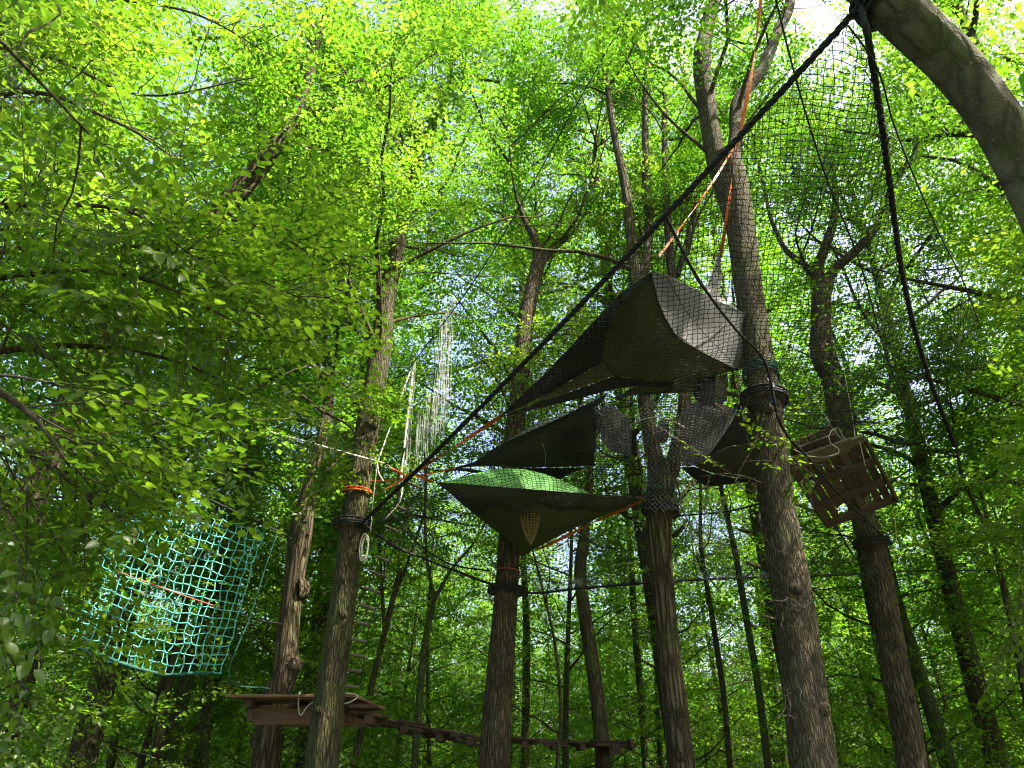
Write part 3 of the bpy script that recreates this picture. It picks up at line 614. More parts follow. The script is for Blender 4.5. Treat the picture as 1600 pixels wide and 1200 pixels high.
# ------------------------------------------------------------------ near foliage at upper left
def near_leaf_mesh(rg):
    """pointed oval leaf with folded midrib, 1 unit long"""
    n = 6; t = np.linspace(0, 1, n); w = .30 * np.sin(pi * t ** .8) ** .8; w[0] = .012; w[-1] = .004
    bendz = -.18 * t ** 2; V = []
    for k in range(n): V += [(t[k], w[k], bendz[k] + w[k] * .28), (t[k], 0, bendz[k]), (t[k], -w[k], bendz[k] + w[k] * .28)]
    F = []
    for k in range(n - 1):
        a = 3 * k; F += [(a, a + 1, a + 4, a + 3), (a + 1, a + 2, a + 5, a + 4)]
    mb = MB(); mb.add(V, F, np.full(len(F), rg.uniform(.2, .8))); return mb.mesh('leaf', M['leaf_near'], True, True)
NEARLEAF = [near_leaf_mesh(np.random.default_rng(i)) for i in range(6)]
def leafy_branch(name, label, main, seed, n_leaf_obj, br=.03, nlimb=5, parts_limit=0, dens=1., bank=None, sub_len=.8, keepf=None):
    """an overhanging branch system given by main polylines (world pts)"""
    rg = np.random.default_rng(seed)
    t = thing(name, main[0][0], label, 'tree branch')
    limbs = []
    for P, r in [(m, br) for m in main]:
        S = spline(P, 20); mb = MB(); tube(mb, S, np.linspace(r, min(.006, r * .5), 20), 8); mb.obj('bough', M['bark_far'], t); limbs.append((S, r))
    ml, mt = MB(), MB()
    branch_out(rg, mt, limbs, bank or BANK_NEAR, ml, mt, sub_step=.13 / dens, sub_len=sub_len, spray_step=.15, start=.05, droop=-.05, keepf=keepf)
    # the nearest leaves become leaf objects, the rest one mass
    V = np.concatenate(ml.V).reshape(-1, 4, 3); T = np.concatenate(ml.T[4])
    d = np.linalg.norm(V.mean(1) - np.array([0, 0, CAMZ]), axis=1)
    c = V.mean(1); dep = c[:, 1] * cp_ + (c[:, 2] - CAMZ) * sp_; u = c[:, 0] / dep * FPX + 800; vv = 600 - (-(c[:, 1]) * sp_ + (c[:, 2] - CAMZ) * cp_) / dep * FPX
    inv = (dep > .5) & (u > 0) & (u < 1600) & (vv > 0) & (vv < 1200)
    order = np.argsort(np.where(inv, d, 99)); pick = order[:n_leaf_obj]; mask = np.ones(len(V), bool); mask[pick] = False
    rest = MB(); VV = V[mask]; rest.add(VV.reshape(-1, 3), np.arange(len(VV) * 4).reshape(-1, 4), T[mask])
    o = rest.obj('foliage', M['leaf_near'], t, tints=True, smooth=False); o['kind'] = 'stuff'
    for q in pick:
        b, l, tp, r_ = V[q]; X = unit(tp - b); Z = unit(np.cross(X, unit(r_ - l))) ; Z = Z if Z[2] > 0 else -Z; Yv = np.cross(Z, X); s = np.linalg.norm(tp - b)
        o = bpy.data.objects.new('leaf', NEARLEAF[int(rg.integers(6))]); COL.objects.link(o); o.parent = t
        Mx = Matrix(((X[0] * s, Yv[0] * s, Z[0] * s, b[0]), (X[1] * s, Yv[1] * s, Z[1] * s, b[1]), (X[2] * s, Yv[2] * s, Z[2] * s, b[2]), (0, 0, 0, 1)))
        o.matrix_basis = Matrix.Translation(t.location).inverted() @ Mx
    if mt.V: mt.obj('twigs', M['twig'], t)['kind'] = 'stuff'
    return t
def PX(*pts): return np.array([W(*p) for p in pts])
leafy_branch('hornbeam_branch', 'sunlit overhanging branch of large oval leaves at upper left', 
    [PX((-150, 250, 4.6), (0, 150, 4.4), (180, 190, 4.2), (330, 290, 4.1)), PX((-120, 60, 4.8), (80, 90, 4.6), (240, 150, 4.5), (400, 120, 4.5)), PX((-100, 330, 4.0), (60, 320, 3.9), (200, 330, 3.9), (300, 400, 3.9)),
     PX((-80, -60, 5), (120, -10, 5), (300, 20, 5), (430, 90, 5))], 51, 290)
leafy_branch('hornbeam_branch', 'shaded dark green leafy branch reaching across the left middle', 
    [PX((-150, 480, 3.9), (20, 430, 3.9), (200, 430, 4.0), (400, 520, 4.3)), PX((-120, 420, 4.4), (100, 380, 4.5), (300, 400, 4.7), (480, 470, 4.9)), PX((-80, 560, 4.2), (100, 540, 4.4), (260, 560, 4.6), (400, 620, 4.8)),
     PX((60, 330, 4.8), (260, 330, 5), (420, 360, 5.2), (520, 420, 5.4))], 52, 290)
leafy_branch('hornbeam_branch', 'low drooping shaded branch with broad leaves above the teal net', 
    [PX((-120, 560, 2.9), (-20, 600, 2.9), (50, 650, 3.0), (110, 730, 3.1)), PX((-100, 650, 3.4), (40, 700, 3.5), (120, 760, 3.6), (190, 810, 3.7)), PX((-90, 780, 3.8), (0, 830, 4.0), (40, 890, 4.2), (50, 960, 4.4)),
     PX((-90, 920, 5.0), (-20, 970, 5.2), (20, 1030, 5.4), (50, 1110, 5.6))], 53, 290)
leafy_branch('beech_branch', 'yellow green sunlit spray hanging left of the upper centre',
    [PX((380, 120, 7), (470, 140, 7), (560, 180, 7), (640, 230, 7)), PX((420, 200, 7.2), (500, 240, 7.2), (570, 290, 7.2), (600, 360, 7.2)), PX((300, 60, 7), (420, 60, 7), (540, 90, 7), (690, 160, 7.2))], 54, 60, bank=BANK_NEAR, sub_len=1.0)
leafy_branch('beech_branch', 'bright sunlit spray in front of the left trunk below its broken knot',
    [PX((470, 560, 8.2), (510, 585, 8.2), (550, 610, 8.3), (575, 650, 8.3)), PX((460, 610, 8.3), (500, 640, 8.3), (550, 670, 8.3), (570, 710, 8.3))], 55, 40, sub_len=.7)
leafy_branch('beech_branch', 'green leafy sprays hiding the upper part of the centre trunk',
    [PX((730, 575, 9.6), (780, 550, 9.5), (830, 530, 9.5), (880, 510, 9.6)), PX((880, 430, 9.8), (850, 455, 9.7), (810, 470, 9.7), (770, 470, 9.8)), PX((760, 640, 9.4), (790, 610, 9.4), (830, 585, 9.5), (860, 560, 9.6))], 59, 20, .012, sub_len=.75)
leafy_branch('beech_branch', 'bright leafy sprays high above the upper grey tent',
    [PX((760, 330, 10), (810, 350, 10), (870, 350, 10), (930, 330, 10.2)), PX((880, 250, 10.5), (930, 260, 10.4), (960, 330, 10.4), (940, 400, 10.4))], 60, 10, .010, sub_len=.9)
leafy_branch('beech_branch', 'dark leafy branches at the far right edge beyond the leaning trunk',
    [PX((1790, 270, 6), (1720, 320, 6.2), (1650, 400, 6.5), (1590, 460, 7)), PX((1800, 430, 6), (1740, 490, 6.2), (1670, 550, 6.5), (1600, 590, 7)), PX((1800, 610, 6.4), (1740, 650, 6.6), (1660, 720, 6.8), (1590, 760, 7.2)),
     PX((1800, 790, 6.6), (1720, 810, 6.8), (1640, 860, 7.2), (1570, 890, 7.6))], 56, 80, sub_len=1.0)
leafy_branch('oak_twig', 'small sunlit leafy twig growing from the widest trunk below the rope collar',
    [PX((1190, 755, 6.95), (1165, 745, 6.8), (1130, 740, 6.7), (1095, 745, 6.65)), PX((1150, 745, 6.75), (1175, 700, 6.7), (1190, 660, 6.75), (1195, 640, 6.8))], 57, 50, .009, sub_len=.32, dens=.8, bank=make_bank(5, leaf=.08, length=.28, n_side=1))
leafy_branch('oak_twig', 'small leafy twig hanging in front of the tilted plank platform',
    [PX((1225, 720, 7.0), (1245, 730, 6.9), (1262, 735, 6.9), (1278, 755, 6.9))], 58, 40, .007, sub_len=.25, dens=1.2, bank=make_bank(6, leaf=.08, length=.25, n_side=1))

# ------------------------------------------------------------------ nets and cloth
def plane_basis(B):
    c = B.mean(0); u, s, vt = np.linalg.svd(B - c); return c, vt[0], vt[1], vt[2]
def resample(B, step=.25):
    out = []
    for i in range(len(B)):
        a, b = B[i], B[(i + 1) % len(B)]; n = max(1, int(np.linalg.norm(b - a) / step))
        for k in range(n): out.append(a + (b - a) * k / n)
    return np.array(out)
def inpoly(q, poly):
    x, y = q[:, 0], q[:, 1]; c = np.zeros(len(q), bool); j = len(poly) - 1
    for i in range(len(poly)):
        xi, yi = poly[i]; xj, yj = poly[j]
        m = ((yi > y) != (yj > y)) & (x < (xj - xi) * (y - yi) / (yj - yi + 1e-12) + xi); c ^= m; j = i
    return c
class Surf:
    """smooth sheet through a closed 3-D outline, with a bulge towards a given direction"""
    def __init__(s, B, bulge=None, amount=0., wr=0., wseed=0):
        s.B = np.asarray(B, float); s.R = resample(s.B, .12); s.c, s.e1, s.e2, s.e3 = plane_basis(s.R)
        s.p2 = np.stack([(s.B - s.c) @ s.e1, (s.B - s.c) @ s.e2], 1); s.r2 = np.stack([(s.R - s.c) @ s.e1, (s.R - s.c) @ s.e2], 1); s.h = (s.R - s.c) @ s.e3
        s.bulge = None if bulge is None else unit(bulge); s.am = amount; s.wr = wr; s.ph = np.random.default_rng(wseed).uniform(0, 6, 6)
    def at(s, q):
        out = np.zeros((len(q), 3)); 
        for k in range(0, len(q), 2000):
            qq = q[k:k + 2000]; d2 = ((qq[:, None] - s.r2[None]) ** 2).sum(-1) + 1e-5; w = d2 ** -1.6
            h = (w * s.h[None]).sum(1) / w.sum(1); dm = np.sqrt(d2.min(1))
            P = s.c + qq[:, :1] * s.e1 + qq[:, 1:] * s.e2 + h[:, None] * s.e3
            if s.bulge is not None: P = P + s.bulge * (s.am * (1 - np.exp(-dm / max(.35, .001))))[:, None]
            if s.wr:
                wv = s.wr * (np.sin(qq[:, 0] * 7 + s.ph[0] + 2 * np.sin(qq[:, 1] * 3 + s.ph[1])) + .6 * np.sin(qq[:, 1] * 11 + s.ph[2] + qq[:, 0] * 4)) * (1 - np.exp(-dm / .15)); P = P + s.e3 * wv[:, None]
            out[k:k + 2000] = P
        return out
def net(mb, B, cell, r, angle=0., bulge=None, amount=0., jitter=.12, sides=3, seed=0, wr=.0):
    S = Surf(B, bulge, amount, wr, seed); rg = np.random.default_rng(seed)
    ca, sa = cos(angle), sin(angle); lo = S.p2.min(0); hi = S.p2.max(0); c = (lo + hi) / 2; ext = np.linalg.norm(hi - lo) / 2 + cell
    n = int(2 * ext / cell); g = (np.arange(n) - n / 2) * cell
    U, Vv = np.meshgrid(g, g, indexing='ij')
    U = U + rg.normal(0, cell * jitter, U.shape); Vv = Vv + rg.normal(0, cell * jitter, U.shape)
    Q = np.stack([c[0] + ca * U - sa * Vv, c[1] + sa * U + ca * Vv], -1)
    ins = inpoly(Q.reshape(-1, 2), S.p2).reshape(n, n); P = np.zeros((n, n, 3)); P[ins] = S.at(Q[ins])
    A, Bq = [], []
    m = ins[:-1] & ins[1:]; A.append(P[:-1][m]); Bq.append(P[1:][m])
    m = ins[:, :-1] & ins[:, 1:]; A.append(P[:, :-1][m]); Bq.append(P[:, 1:][m])
    A = np.concatenate(A); Bq = np.concatenate(Bq)
    if len(A) == 0: return S
    d = Bq - A; L = np.linalg.norm(d, axis=1)[:, None]; d = d / (L + 1e-9); A = A - d * r * .5; Bq = Bq + d * r * .5
    n3 = S.e3 if bulge is None else S.e3; x = np.cross(d, n3 + .01); x /= np.linalg.norm(x, axis=1)[:, None] + 1e-9; y = np.cross(d, x)
    rings = []
    for k in range(sides):
        a = 2 * pi * k / sides; o = (cos(a) * x + sin(a) * y) * r; rings.append((A + o, Bq + o))
    Vx = np.stack([q for k in range(sides) for q in rings[k]], 1)   # (m, 2*sides, 3)
    m = len(A); base = np.arange(m)[:, None] * 2 * sides; F = []
    for k in range(sides):
        k2 = (k + 1) % sides; F.append(np.stack([base[:, 0] + 2 * k, base[:, 0] + 2 * k2, base[:, 0] + 2 * k2 + 1, base[:, 0] + 2 * k + 1], 1))
    mb.add(Vx.reshape(-1, 3), np.concatenate(F)); return S
def cloth(mb, B, bulge=None, amount=0., step=.09, wr=.006, seed=0, thick=.004):
    S = Surf(B, bulge, amount, wr, seed); lo = S.p2.min(0); hi = S.p2.max(0)
    Bd = resample(S.B, step); b2 = [Vector(((p - S.c) @ S.e1, (p - S.c) @ S.e2)) for p in Bd]
    gx, gy = np.meshgrid(np.arange(lo[0], hi[0], step), np.arange(lo[1], hi[1], step)); Q = np.stack([gx.ravel(), gy.ravel()], 1)
    Q = Q[inpoly(Q, S.p2)]; bb = np.array([[v.x, v.y] for v in b2])
    if len(Q): Q = Q[np.sqrt(((Q[:, None] - bb[None]) ** 2).sum(-1).min(1)) > step * .45]
    pts = b2 + [Vector(q) for q in Q]; nb = len(b2)
    res = delaunay_2d_cdt(pts, [], [list(range(nb))], 1, 1e-5)
    v2 = np.array([[v.x, v.y] for v in res[0]]); F = np.array([f for f in res[2] if len(f) == 3])
    P = S.at(v2)
    d2 = ((v2[:, None] - bb[None]) ** 2).sum(-1); j = d2.argmin(1); onb = d2.min(1) < 1e-6; P[onb] = Bd[j[onb]]
    tri = P[F]; nn = np.cross(tri[:, 1] - tri[:, 0], tri[:, 2] - tri[:, 0]).sum(0); nn = unit(nn)
    V = np.vstack([P, P + nn * thick]); n = len(P)
    mb.add(V, np.vstack([F[:, ::-1], F + n]))
    cnt = {}
    for f in F:
        for a, b in ((f[0], f[1]), (f[1], f[2]), (f[2], f[0])): cnt[(a, b)] = 1
    E = [(a, b) for a, b in cnt if (b, a) not in cnt]
    if E: E = np.array(E); mb.add(V, np.stack([E[:, 0], E[:, 1], E[:, 1] + n, E[:, 0] + n], 1))
    return S
def clothpart(name, pts, mat, parent, bulge=None, amount=0., seed=0, wr=.006, step=.09):
    mb = MB(); cloth(mb, PX(*pts), bulge, amount, seed=seed, wr=wr, step=step); return mb.obj(name, M[mat], parent)
def seam(pts, parent, r=.008, mat='dark', name='seam'):
    mb = MB(); tube(mb, spline(PX(*pts), 6 * len(pts)), r, 5); return mb.obj(name, M[mat], parent)
def rope(name, label, pts, r, mat, cat='rope', group=None, n=None, sides=6, sagz=0., fuzz=0., smooth_path=True, parent=None):
    P = np.array(pts, float); n = n or max(12, int(np.linalg.norm(np.diff(P, axis=0), axis=1).sum() / .12))
    S = spline(P, n) if len(P) > 2 else sagline(P[0], P[1], sagz, n)
    R = np.full(len(S), r)
    if fuzz: R = R * (1 + np.random.default_rng(len(S)).uniform(-fuzz, fuzz, len(S)))
    base = S[0].copy(); mb = MB(); tube(mb, S - base * (parent is None), R, sides, cap=True)
    o = mb.obj(name, M[mat], parent)
    if parent is None: o.location = tuple(base); tag(o, label, cat, group)
    return o, S
DOWN = np.array([0, 0, -1.]); TOWARD = np.array([0, -1., -.45])

# ridge rope from the left trunk up to the leaning trunk
A_ = W(560, 822, 8.85); B_ = W(1338, 16, 2.98)
ridge = sagline(A_, B_, .10, 60)
def on_line(S, px):
    u = S[:, 0] / (S[:, 1] * cp_ + (S[:, 2] - CAMZ) * sp_) * FPX + 800; i = int(np.argmin(abs(u - px))); return S[i]
def braid(mb, S, off, r, strands=3, pitch=.22):
    L = np.concatenate([[0], np.cumsum(np.linalg.norm(np.diff(S, axis=0), axis=1))]); n = int(L[-1] / .03)
    t = np.linspace(0, L[-1], n); P = np.stack([np.interp(t, L, S[:, k]) for k in range(3)], 1); T, N, B = frames(P)
    for q in range(strands):
        a = 2 * pi * (t / pitch + q / strands); tube(mb, P + off * (np.cos(a)[:, None] * N + np.sin(a)[:, None] * B), r, 5)
    rg = np.random.default_rng(n)
    for i in range(0, n, 4):     # fraying ends of the lashed net
        a = rg.uniform(0, 6.28); d = np.cos(a) * N[i] + np.sin(a) * B[i]; tube(mb, [P[i] + d * off, P[i] + d * (off + .02) + T[i] * rg.normal(0, .03), P[i] + d * (off + .03) + T[i] * rg.normal(0, .06)], .0025, 3)
def ridge_rope():
    rg = np.random.default_rng(3); mb = MB(); base = ridge[0].copy()
    S = spline(ridge, 260); R = .022 * (1 + .28 * rg.uniform(-1, 1, 260)); tube(mb, S - base, R, 8, cap=True)
    braid(mb, S - base, .019, .011)
    o = mb.obj('net_ridge_rope', M['black']); o.location = tuple(base); tag(o, 'thick black ridge rope climbing from the left trunk to the leaning trunk', 'rope')
ridge_rope()
C_ = W(1492, 697, 7.4)
edge_r = spline(np.array([W(1346, 14, 2.98), W(1353, 42, 2.96), W(1368, 130, 3.3), W(1388, 270, 4.0), W(1410, 430, 5.0), W(1445, 570, 6.2), C_]), 150)
def edge_rope():
    rg = np.random.default_rng(4); mb = MB(); base = edge_r[0].copy(); tube(mb, edge_r - base, .019 * (1 + .4 * rg.uniform(-1, 1, 150)), 7, cap=True)
    braid(mb, edge_r - base, .017, .011)
    o = mb.obj('net_edge_rope', M['black']); o.location = tuple(base); tag(o, 'fuzzy black edge rope hanging from the leaning trunk on the right of the net', 'rope')
edge_rope()

# upper net sheet
DCOL = W(1196, 612, 6.95); ECOL = W(1385, 842, 10.5)
lowpts = [W(1400, 700, 8.2), W(1345, 676, 8.2), W(1296, 668, 8.0), W(1240, 672, 7.5), W(1208, 640, 7.0), DCOL, W(1120, 690, 8.0), W(1040, 790, 9.3), W(900, 800, 9.2), W(760, 800, 9.0), W(650, 812, 8.9)]
Bnd = np.vstack([ridge[::4], edge_r[::12][:], np.array(lowpts)])
def upper_net():
    t = thing('tree_net', A_, 'large black mesh net wrapped over the tents under the ridge rope', 'net')
    mb = MB(); net(mb, Bnd, .052, .0036, .55, DOWN, .12, .10, 3, 5, .03)
    o = mb.obj('netting', M['blacknet'], t); return t
UN = upper_net()
# outer fold of the net, right of the edge rope: a bunched strip that opens downwards
def side_net():
    L0 = [W(1325, 20, 2.75), W(1345, 80, 3.0), W(1372, 170, 3.4), W(1402, 260, 3.9)]
    t = thing('side_net', L0[0], 'bunched black netting fanning out to the right of the edge rope', 'net')
    B1 = np.array([W(1300, 15, 2.7), W(1325, 70, 3.0), W(1352, 150, 3.4), W(1388, 235, 3.9), W(1405, 330, 4.5), W(1425, 430, 5.2), W(1450, 560, 6.2), W(1500, 600, 6.6), W(1560, 560, 6.4), W(1520, 480, 5.6), W(1470, 370, 4.7), W(1428, 275, 4.0), W(1395, 190, 3.4), W(1362, 90, 2.95), W(1335, 20, 2.75)])
    mb = MB(); net(mb, B1, .036, .0028, .35, DOWN, .10, .22, 3, 6, .05); mb.obj('netting', M['blacknet'], t)
    mb = MB(); tube(mb, spline(np.array([W(1325, 40, 2.8), W(1362, 90, 2.95), W(1395, 190, 3.4), W(1428, 275, 4.0), W(1470, 370, 4.7), W(1505, 440, 5.3), W(1530, 505, 5.8)]), 60), .007, 5); mb.obj('border_cord', M['black'], t)
side_net()
# floor net slung between the tree collars
MCOL = W(790, 912, 10.05)
perim = [W(572, 822, 8.75), W(610, 850, 8.9), W(660, 872, 9.2), W(720, 895, 9.6), W(765, 912, 10.0), W(822, 926, 10.0), W(900, 920, 9.9), W(1020, 910, 9.9), W(1110, 905, 10.0), W(1200, 902, 10.0), W(1340, 897, 10.6)]
def floor_net():
    t = thing('floor_net', W(572, 822, 8.75), 'black floor net slung between the tree collars below the tents', 'net')
    B1 = np.array(perim + [W(1390, 845, 11.2), W(1300, 820, 11.8), W(1160, 790, 12.2), W(1040, 800, 11.8), W(930, 830, 11.6), W(850, 830, 11.0), W(740, 800, 9.9), W(650, 780, 9.2)])
    mb = MB(); net(mb, B1, .052, .003, .35, DOWN, .12, .14, 3, 7, .04); mb.obj('netting', M['blacknet'], t)
    rope('border_rope', None, perim, .017, 'black', parent=t, fuzz=.25)
    rope('inner_rope', None, [W(600, 790, 8.9), W(645, 842, 9.3), W(700, 880, 9.7), W(765, 892, 10.1)], .011, 'black', parent=t)
    mb = MB(); net(mb, np.array([W(1080, 898, 9.95), W(1200, 893, 9.95), W(1200, 905, 9.95), W(1100, 909, 9.95)]), .03, .003, .3, seed=3); mb.obj('bunched_netting', M['greynet'], t)
    mb = MB(); net(mb, np.array([W(830, 905, 10.2), W(940, 902, 10.2), W(940, 922, 10.0), W(830, 928, 10.0)]), .035, .003, .3, seed=4); mb.obj('bunched_netting', M['greynet'], t)
floor_net()
rope('span_rope', 'long black rope running level from the widest trunk out to the right edge', [W(1345, 897, 10.5), W(1450, 892, 11), W(1650, 893, 12)], .012, 'black')
rope('crossing_rope', 'black rope slanting from the ridge rope across the grey tarp to the bent trunk', [on_line(ridge, 1045), W(1100, 450, 5.6), W(1150, 515, 6.2), W(1195, 565, 6.6), W(1215, 650, 6.85), W(1262, 715, 7.7), W(1340, 800, 9.4), ECOL], .017, 'black', fuzz=.15)
rope('hanging_rope', 'thin black rope hanging in a long curve through the mesh net', [W(1205, -30, 3.2), W(1240, 110, 3.5), W(1285, 260, 4.2), W(1340, 400, 5.2), W(1390, 570, 6.6), W(1455, 712, 8)], .009, 'black')
rope('tie_line', 'thin dark line from the collar of the widest trunk to the back net', [W(1218, 620, 7.1), W(1290, 660, 8.5), W(1340, 700, 9.8), W(1450, 715, 10.5), W(1560, 700, 11)], .006, 'black')
rope('fork_rope', 'black rope sagging between the forked tree collar and the widest trunk', [W(1058, 806, 9.4), W(1130, 800, 8.6), W(1215, 780, 7.6)], .012, 'black')
rope('high_cable', 'straight dark cable dropping from the top edge to the string curtain', [W(1003, -20, 6.0), W(900, 165, 7.0), W(740, 440, 8.9), W(642, 572, 10)], .010, 'black')
rope('tree_cable', 'short black line from the left trunk knot to the string curtain', [W(596, 574, 9.1), W(642, 574, 10)], .012, 'black')
rope('cross_cable', 'fine dark line between the left trunk top and the high cable', [W(598, 440, 9.2), W(640, 428, 9.4), W(760, 432, 9.6), W(790, 432, 9.8)], .010, 'black')

# orange straps and ropes
def strap(name, label, pts, width, mat='orange', n=60, twist=.0):
    S = spline(np.array(pts), n) if len(pts) > 2 else sagline(pts[0], pts[1], .03, n); base = S[0].copy(); S = S - base
    T, N, Bn = frames(S); a = np.linspace(0, twist, n)[:, None]; wv = (N * np.cos(a) + Bn * np.sin(a)) * width / 2; tv = np.cross(T, wv); tv /= np.linalg.norm(tv, axis=1)[:, None]; tv *= .002
    V = np.stack([S - wv - tv, S + wv - tv, S + wv + tv, S - wv + tv], 1); mb = MB(); i = np.arange(n - 1)[:, None] * 4; j = np.arange(4)[None]; k = (j + 1) % 4
    mb.add(V.reshape(-1, 3), np.stack([i + j, i + k, i + 4 + k, i + 4 + j], -1).reshape(-1, 4)); o = mb.obj(name, M[mat], smooth=False); o.location = tuple(base); tag(o, label, 'strap'); return o
strap('orange_strap', 'orange strap rising beside the widest trunk to the top edge', [W(1190, -10, 6.2), W(1172, 130, 6.5), W(1150, 240, 6.9), W(1134, 350, 7.4), W(1126, 402, 7.9)], .05, twist=7)
strap('orange_strap', 'thin orange strap from the widest trunk fork down to the grey tent peak', [W(1165, 200, 6.6), W(1110, 290, 6.2), W(1060, 360, 5.7), W(1030, 400, 5.3)], .025, twist=5)
strap('orange_strap', 'long orange strap from the grey tent tip down to the left trunk', [W(786, 648, 7.15), W(720, 692, 7.7), W(640, 742, 8.4), W(582, 776, 8.78)], .045, twist=6)
strap('orange_strap', 'orange strap along the lower right edge of the green tent', [W(1002, 783, 9.2), W(930, 815, 9.7), W(870, 845, 10.0), W(822, 866, 10.1)], .045, twist=6)
strap('orange_strap', 'thin orange strap from the olive tent tip to the left trunk', [W(712, 732, 8.6), W(660, 742, 8.9), W(610, 750, 9.2), W(545, 750, 10), W(512, 754, 10.4)], .022, twist=4)
strap('orange_strap', 'short orange strap between the green tent tip and the left ropes', [W(682, 755, 8.55), W(655, 745, 8.8), W(635, 742, 9)], .04, twist=3)
def ring_about(tree, px, py, extra=.02, n=40, squash=1., tilt=0.):
    S = tree[1]; q = W(px, py, 1.0) - np.array([0, 0, CAMZ])
    d = [np.linalg.norm(np.cross(unit(q), p - np.array([0, 0, CAMZ]))) for p in S[:, :3]]; i = int(np.argmin(d)); c = S[i, :3]; r = S[i, 3] + extra
    ax = unit(S[min(i + 2, len(S) - 1), :3] - S[max(i - 2, 0), :3]); x = unit(np.cross(ax, [0, 1, 0])); y = np.cross(ax, x)
    a = np.linspace(0, 2 * pi, n); return c, r, ax, x, y, c + r * (np.cos(a)[:, None] * x + np.sin(a)[:, None] * y) + tilt * np.sin(a)[:, None] * ax
def loop(name, label, tree, px, py, rad_, mat, turns=1, spread=.03, cat='strap', extra=.03, tilt=.0):
    pts = []
    for k in range(turns):
        c, r, ax, x, y, R = ring_about(hero[tree], px, py, extra, tilt=tilt + .02 * (k % 3 - 1)); pts.append(R + ax * spread * (k - turns / 2))
    P = np.vstack(pts); base = P[0].copy(); mb = MB(); tube(mb, P - base, rad_, 6); o = mb.obj(name, M[mat]); o.location = tuple(base); tag(o, label, cat); return o
loop('strap_loop', 'orange strap looped round the left trunk', 'left', 566, 770, .011, 'orange', 2, .02)
loop('cord_loop', 'faded red cord wound round the centre trunk', 'center', 785, 900, .008, 'pink', 2, .22, 'cord', tilt=.04)
loop('rope_coil', 'green rope wound several times round the widest trunk', 'big', 1186, 583, .008, 'tealdark', 6, .022, 'rope', tilt=.05)
loop('rope_coil', 'dark green rope wound round the forked tree above its collar', 'fork', 1034, 775, .009, 'tealdark', 4, .045, 'rope')

def collar(label, tree, px, py, nb=14, bw=.09, bh=.10):
    c, r, ax, x, y, R = ring_about(hero[tree], px, py, .025)
    t = thing('trunk_collar', c, label, 'tree collar', 'wooden block collars round the trunks')
    for k in range(nb):
        a = 2 * pi * k / nb; d = cos(a) * x + sin(a) * y; mb = MB(); box(mb, c + d * (r + .01), np.cross(ax, d), d, ax, bw * .85, .04, bh * (1 + .2 * sin(k * 2.3)))
        mb.obj('block', M['wood_rung'], t, smooth=False)
    for off in (.0, .045, -.03):
        mb = MB(); a = np.linspace(0, 2 * pi, 36)[:, None]; tube(mb, c + ax * off + (r + .055) * (np.cos(a) * x + np.sin(a) * y), .016, 6); mb.obj('binding_rope', M['black'], t)
    return t
collar('wooden block collar with blue tie round the widest trunk', 'big', 1192, 622, 16)
collar('wooden block collar on the left trunk where the ridge rope starts', 'left', 556, 820)
collar('wooden block collar on the centre trunk below the green tent', 'center', 792, 918)
collar('wooden block collar on the ridged forked tree', 'fork', 1031, 803)
collar('rope bound collar on the bent trunk below the tilted platform', 'right', 1362, 846)
loop('rope_sling', 'black rope sling wound round the leaning trunk where the net ropes meet', 'lean', 1372, -8, .02, 'black', 4, .05, 'rope')
def bare_twigs():
    rg = np.random.default_rng(12); t = hero['big'][0]; mb = MB()
    for (px, py, n) in ((1228, 945, 16), (1240, 1088, 7), (1236, 860, 4)):
        c = W(px, py, 7.08)
        for k in range(n):
            d = unit([rg.normal(0, 1), -.45 - rg.random() * .5, rg.normal(0, .7)]); G = grow(rg, c + np.array([rg.normal(0, .05), .02, rg.normal(0, .12)]), d, rg.uniform(.12, .42), 5, 0, .35); tube(mb, G, np.linspace(.005, .002, len(G)), 4)
    o = mb.obj('bare_twigs', M['white'], t); o['kind'] = 'stuff'; o.data.materials[0] = M['wood_pale']
    for (a, b, w) in (((1212, 968), (1190, 962), .022), ((1186, 885), (1168, 880), .03)):
        mb = MB(); tube(mb, [W(*a, 7.25), W(*b, 7.0)], [w, w * .6], 7, cap=True); mb.obj('dead_stub', M['bark'], t)
    mb = MB(); tube(mb, [W(1052, 838, 9.45), W(1060, 830, 9.35), W(1068, 822, 9.3)], [.035, .028, .022], 8, cap=True); mb.obj('dead_stub', M['bark'], hero['fork'][0])
bare_twigs()
def tagpiece():
    c = W(1205, 598, 7.0); mb = MB(); box(mb, (0, 0, 0), (1, .2, 0), (0, 1, 0), (-.35, 0, 1), .045, .006, .11); o = mb.obj('tree_tag', M['plastic'], smooth=False); o.location = tuple(c); tag(o, 'small pale tag hanging on the green rope of the widest trunk', 'tag')
    mb = MB(); tube(mb, [(0, 0, .05), (.01, 0, 0), (-.015, 0, -.05), (.01, 0, -.11)], [.02, .024, .02, .008], 6, cap=True); o = mb.obj('blue_tie', M['blue']); o.location = tuple(W(1206, 622, 6.93)); tag(o, 'blue webbing tie on the wooden collar of the widest trunk', 'tie')
tagpiece()

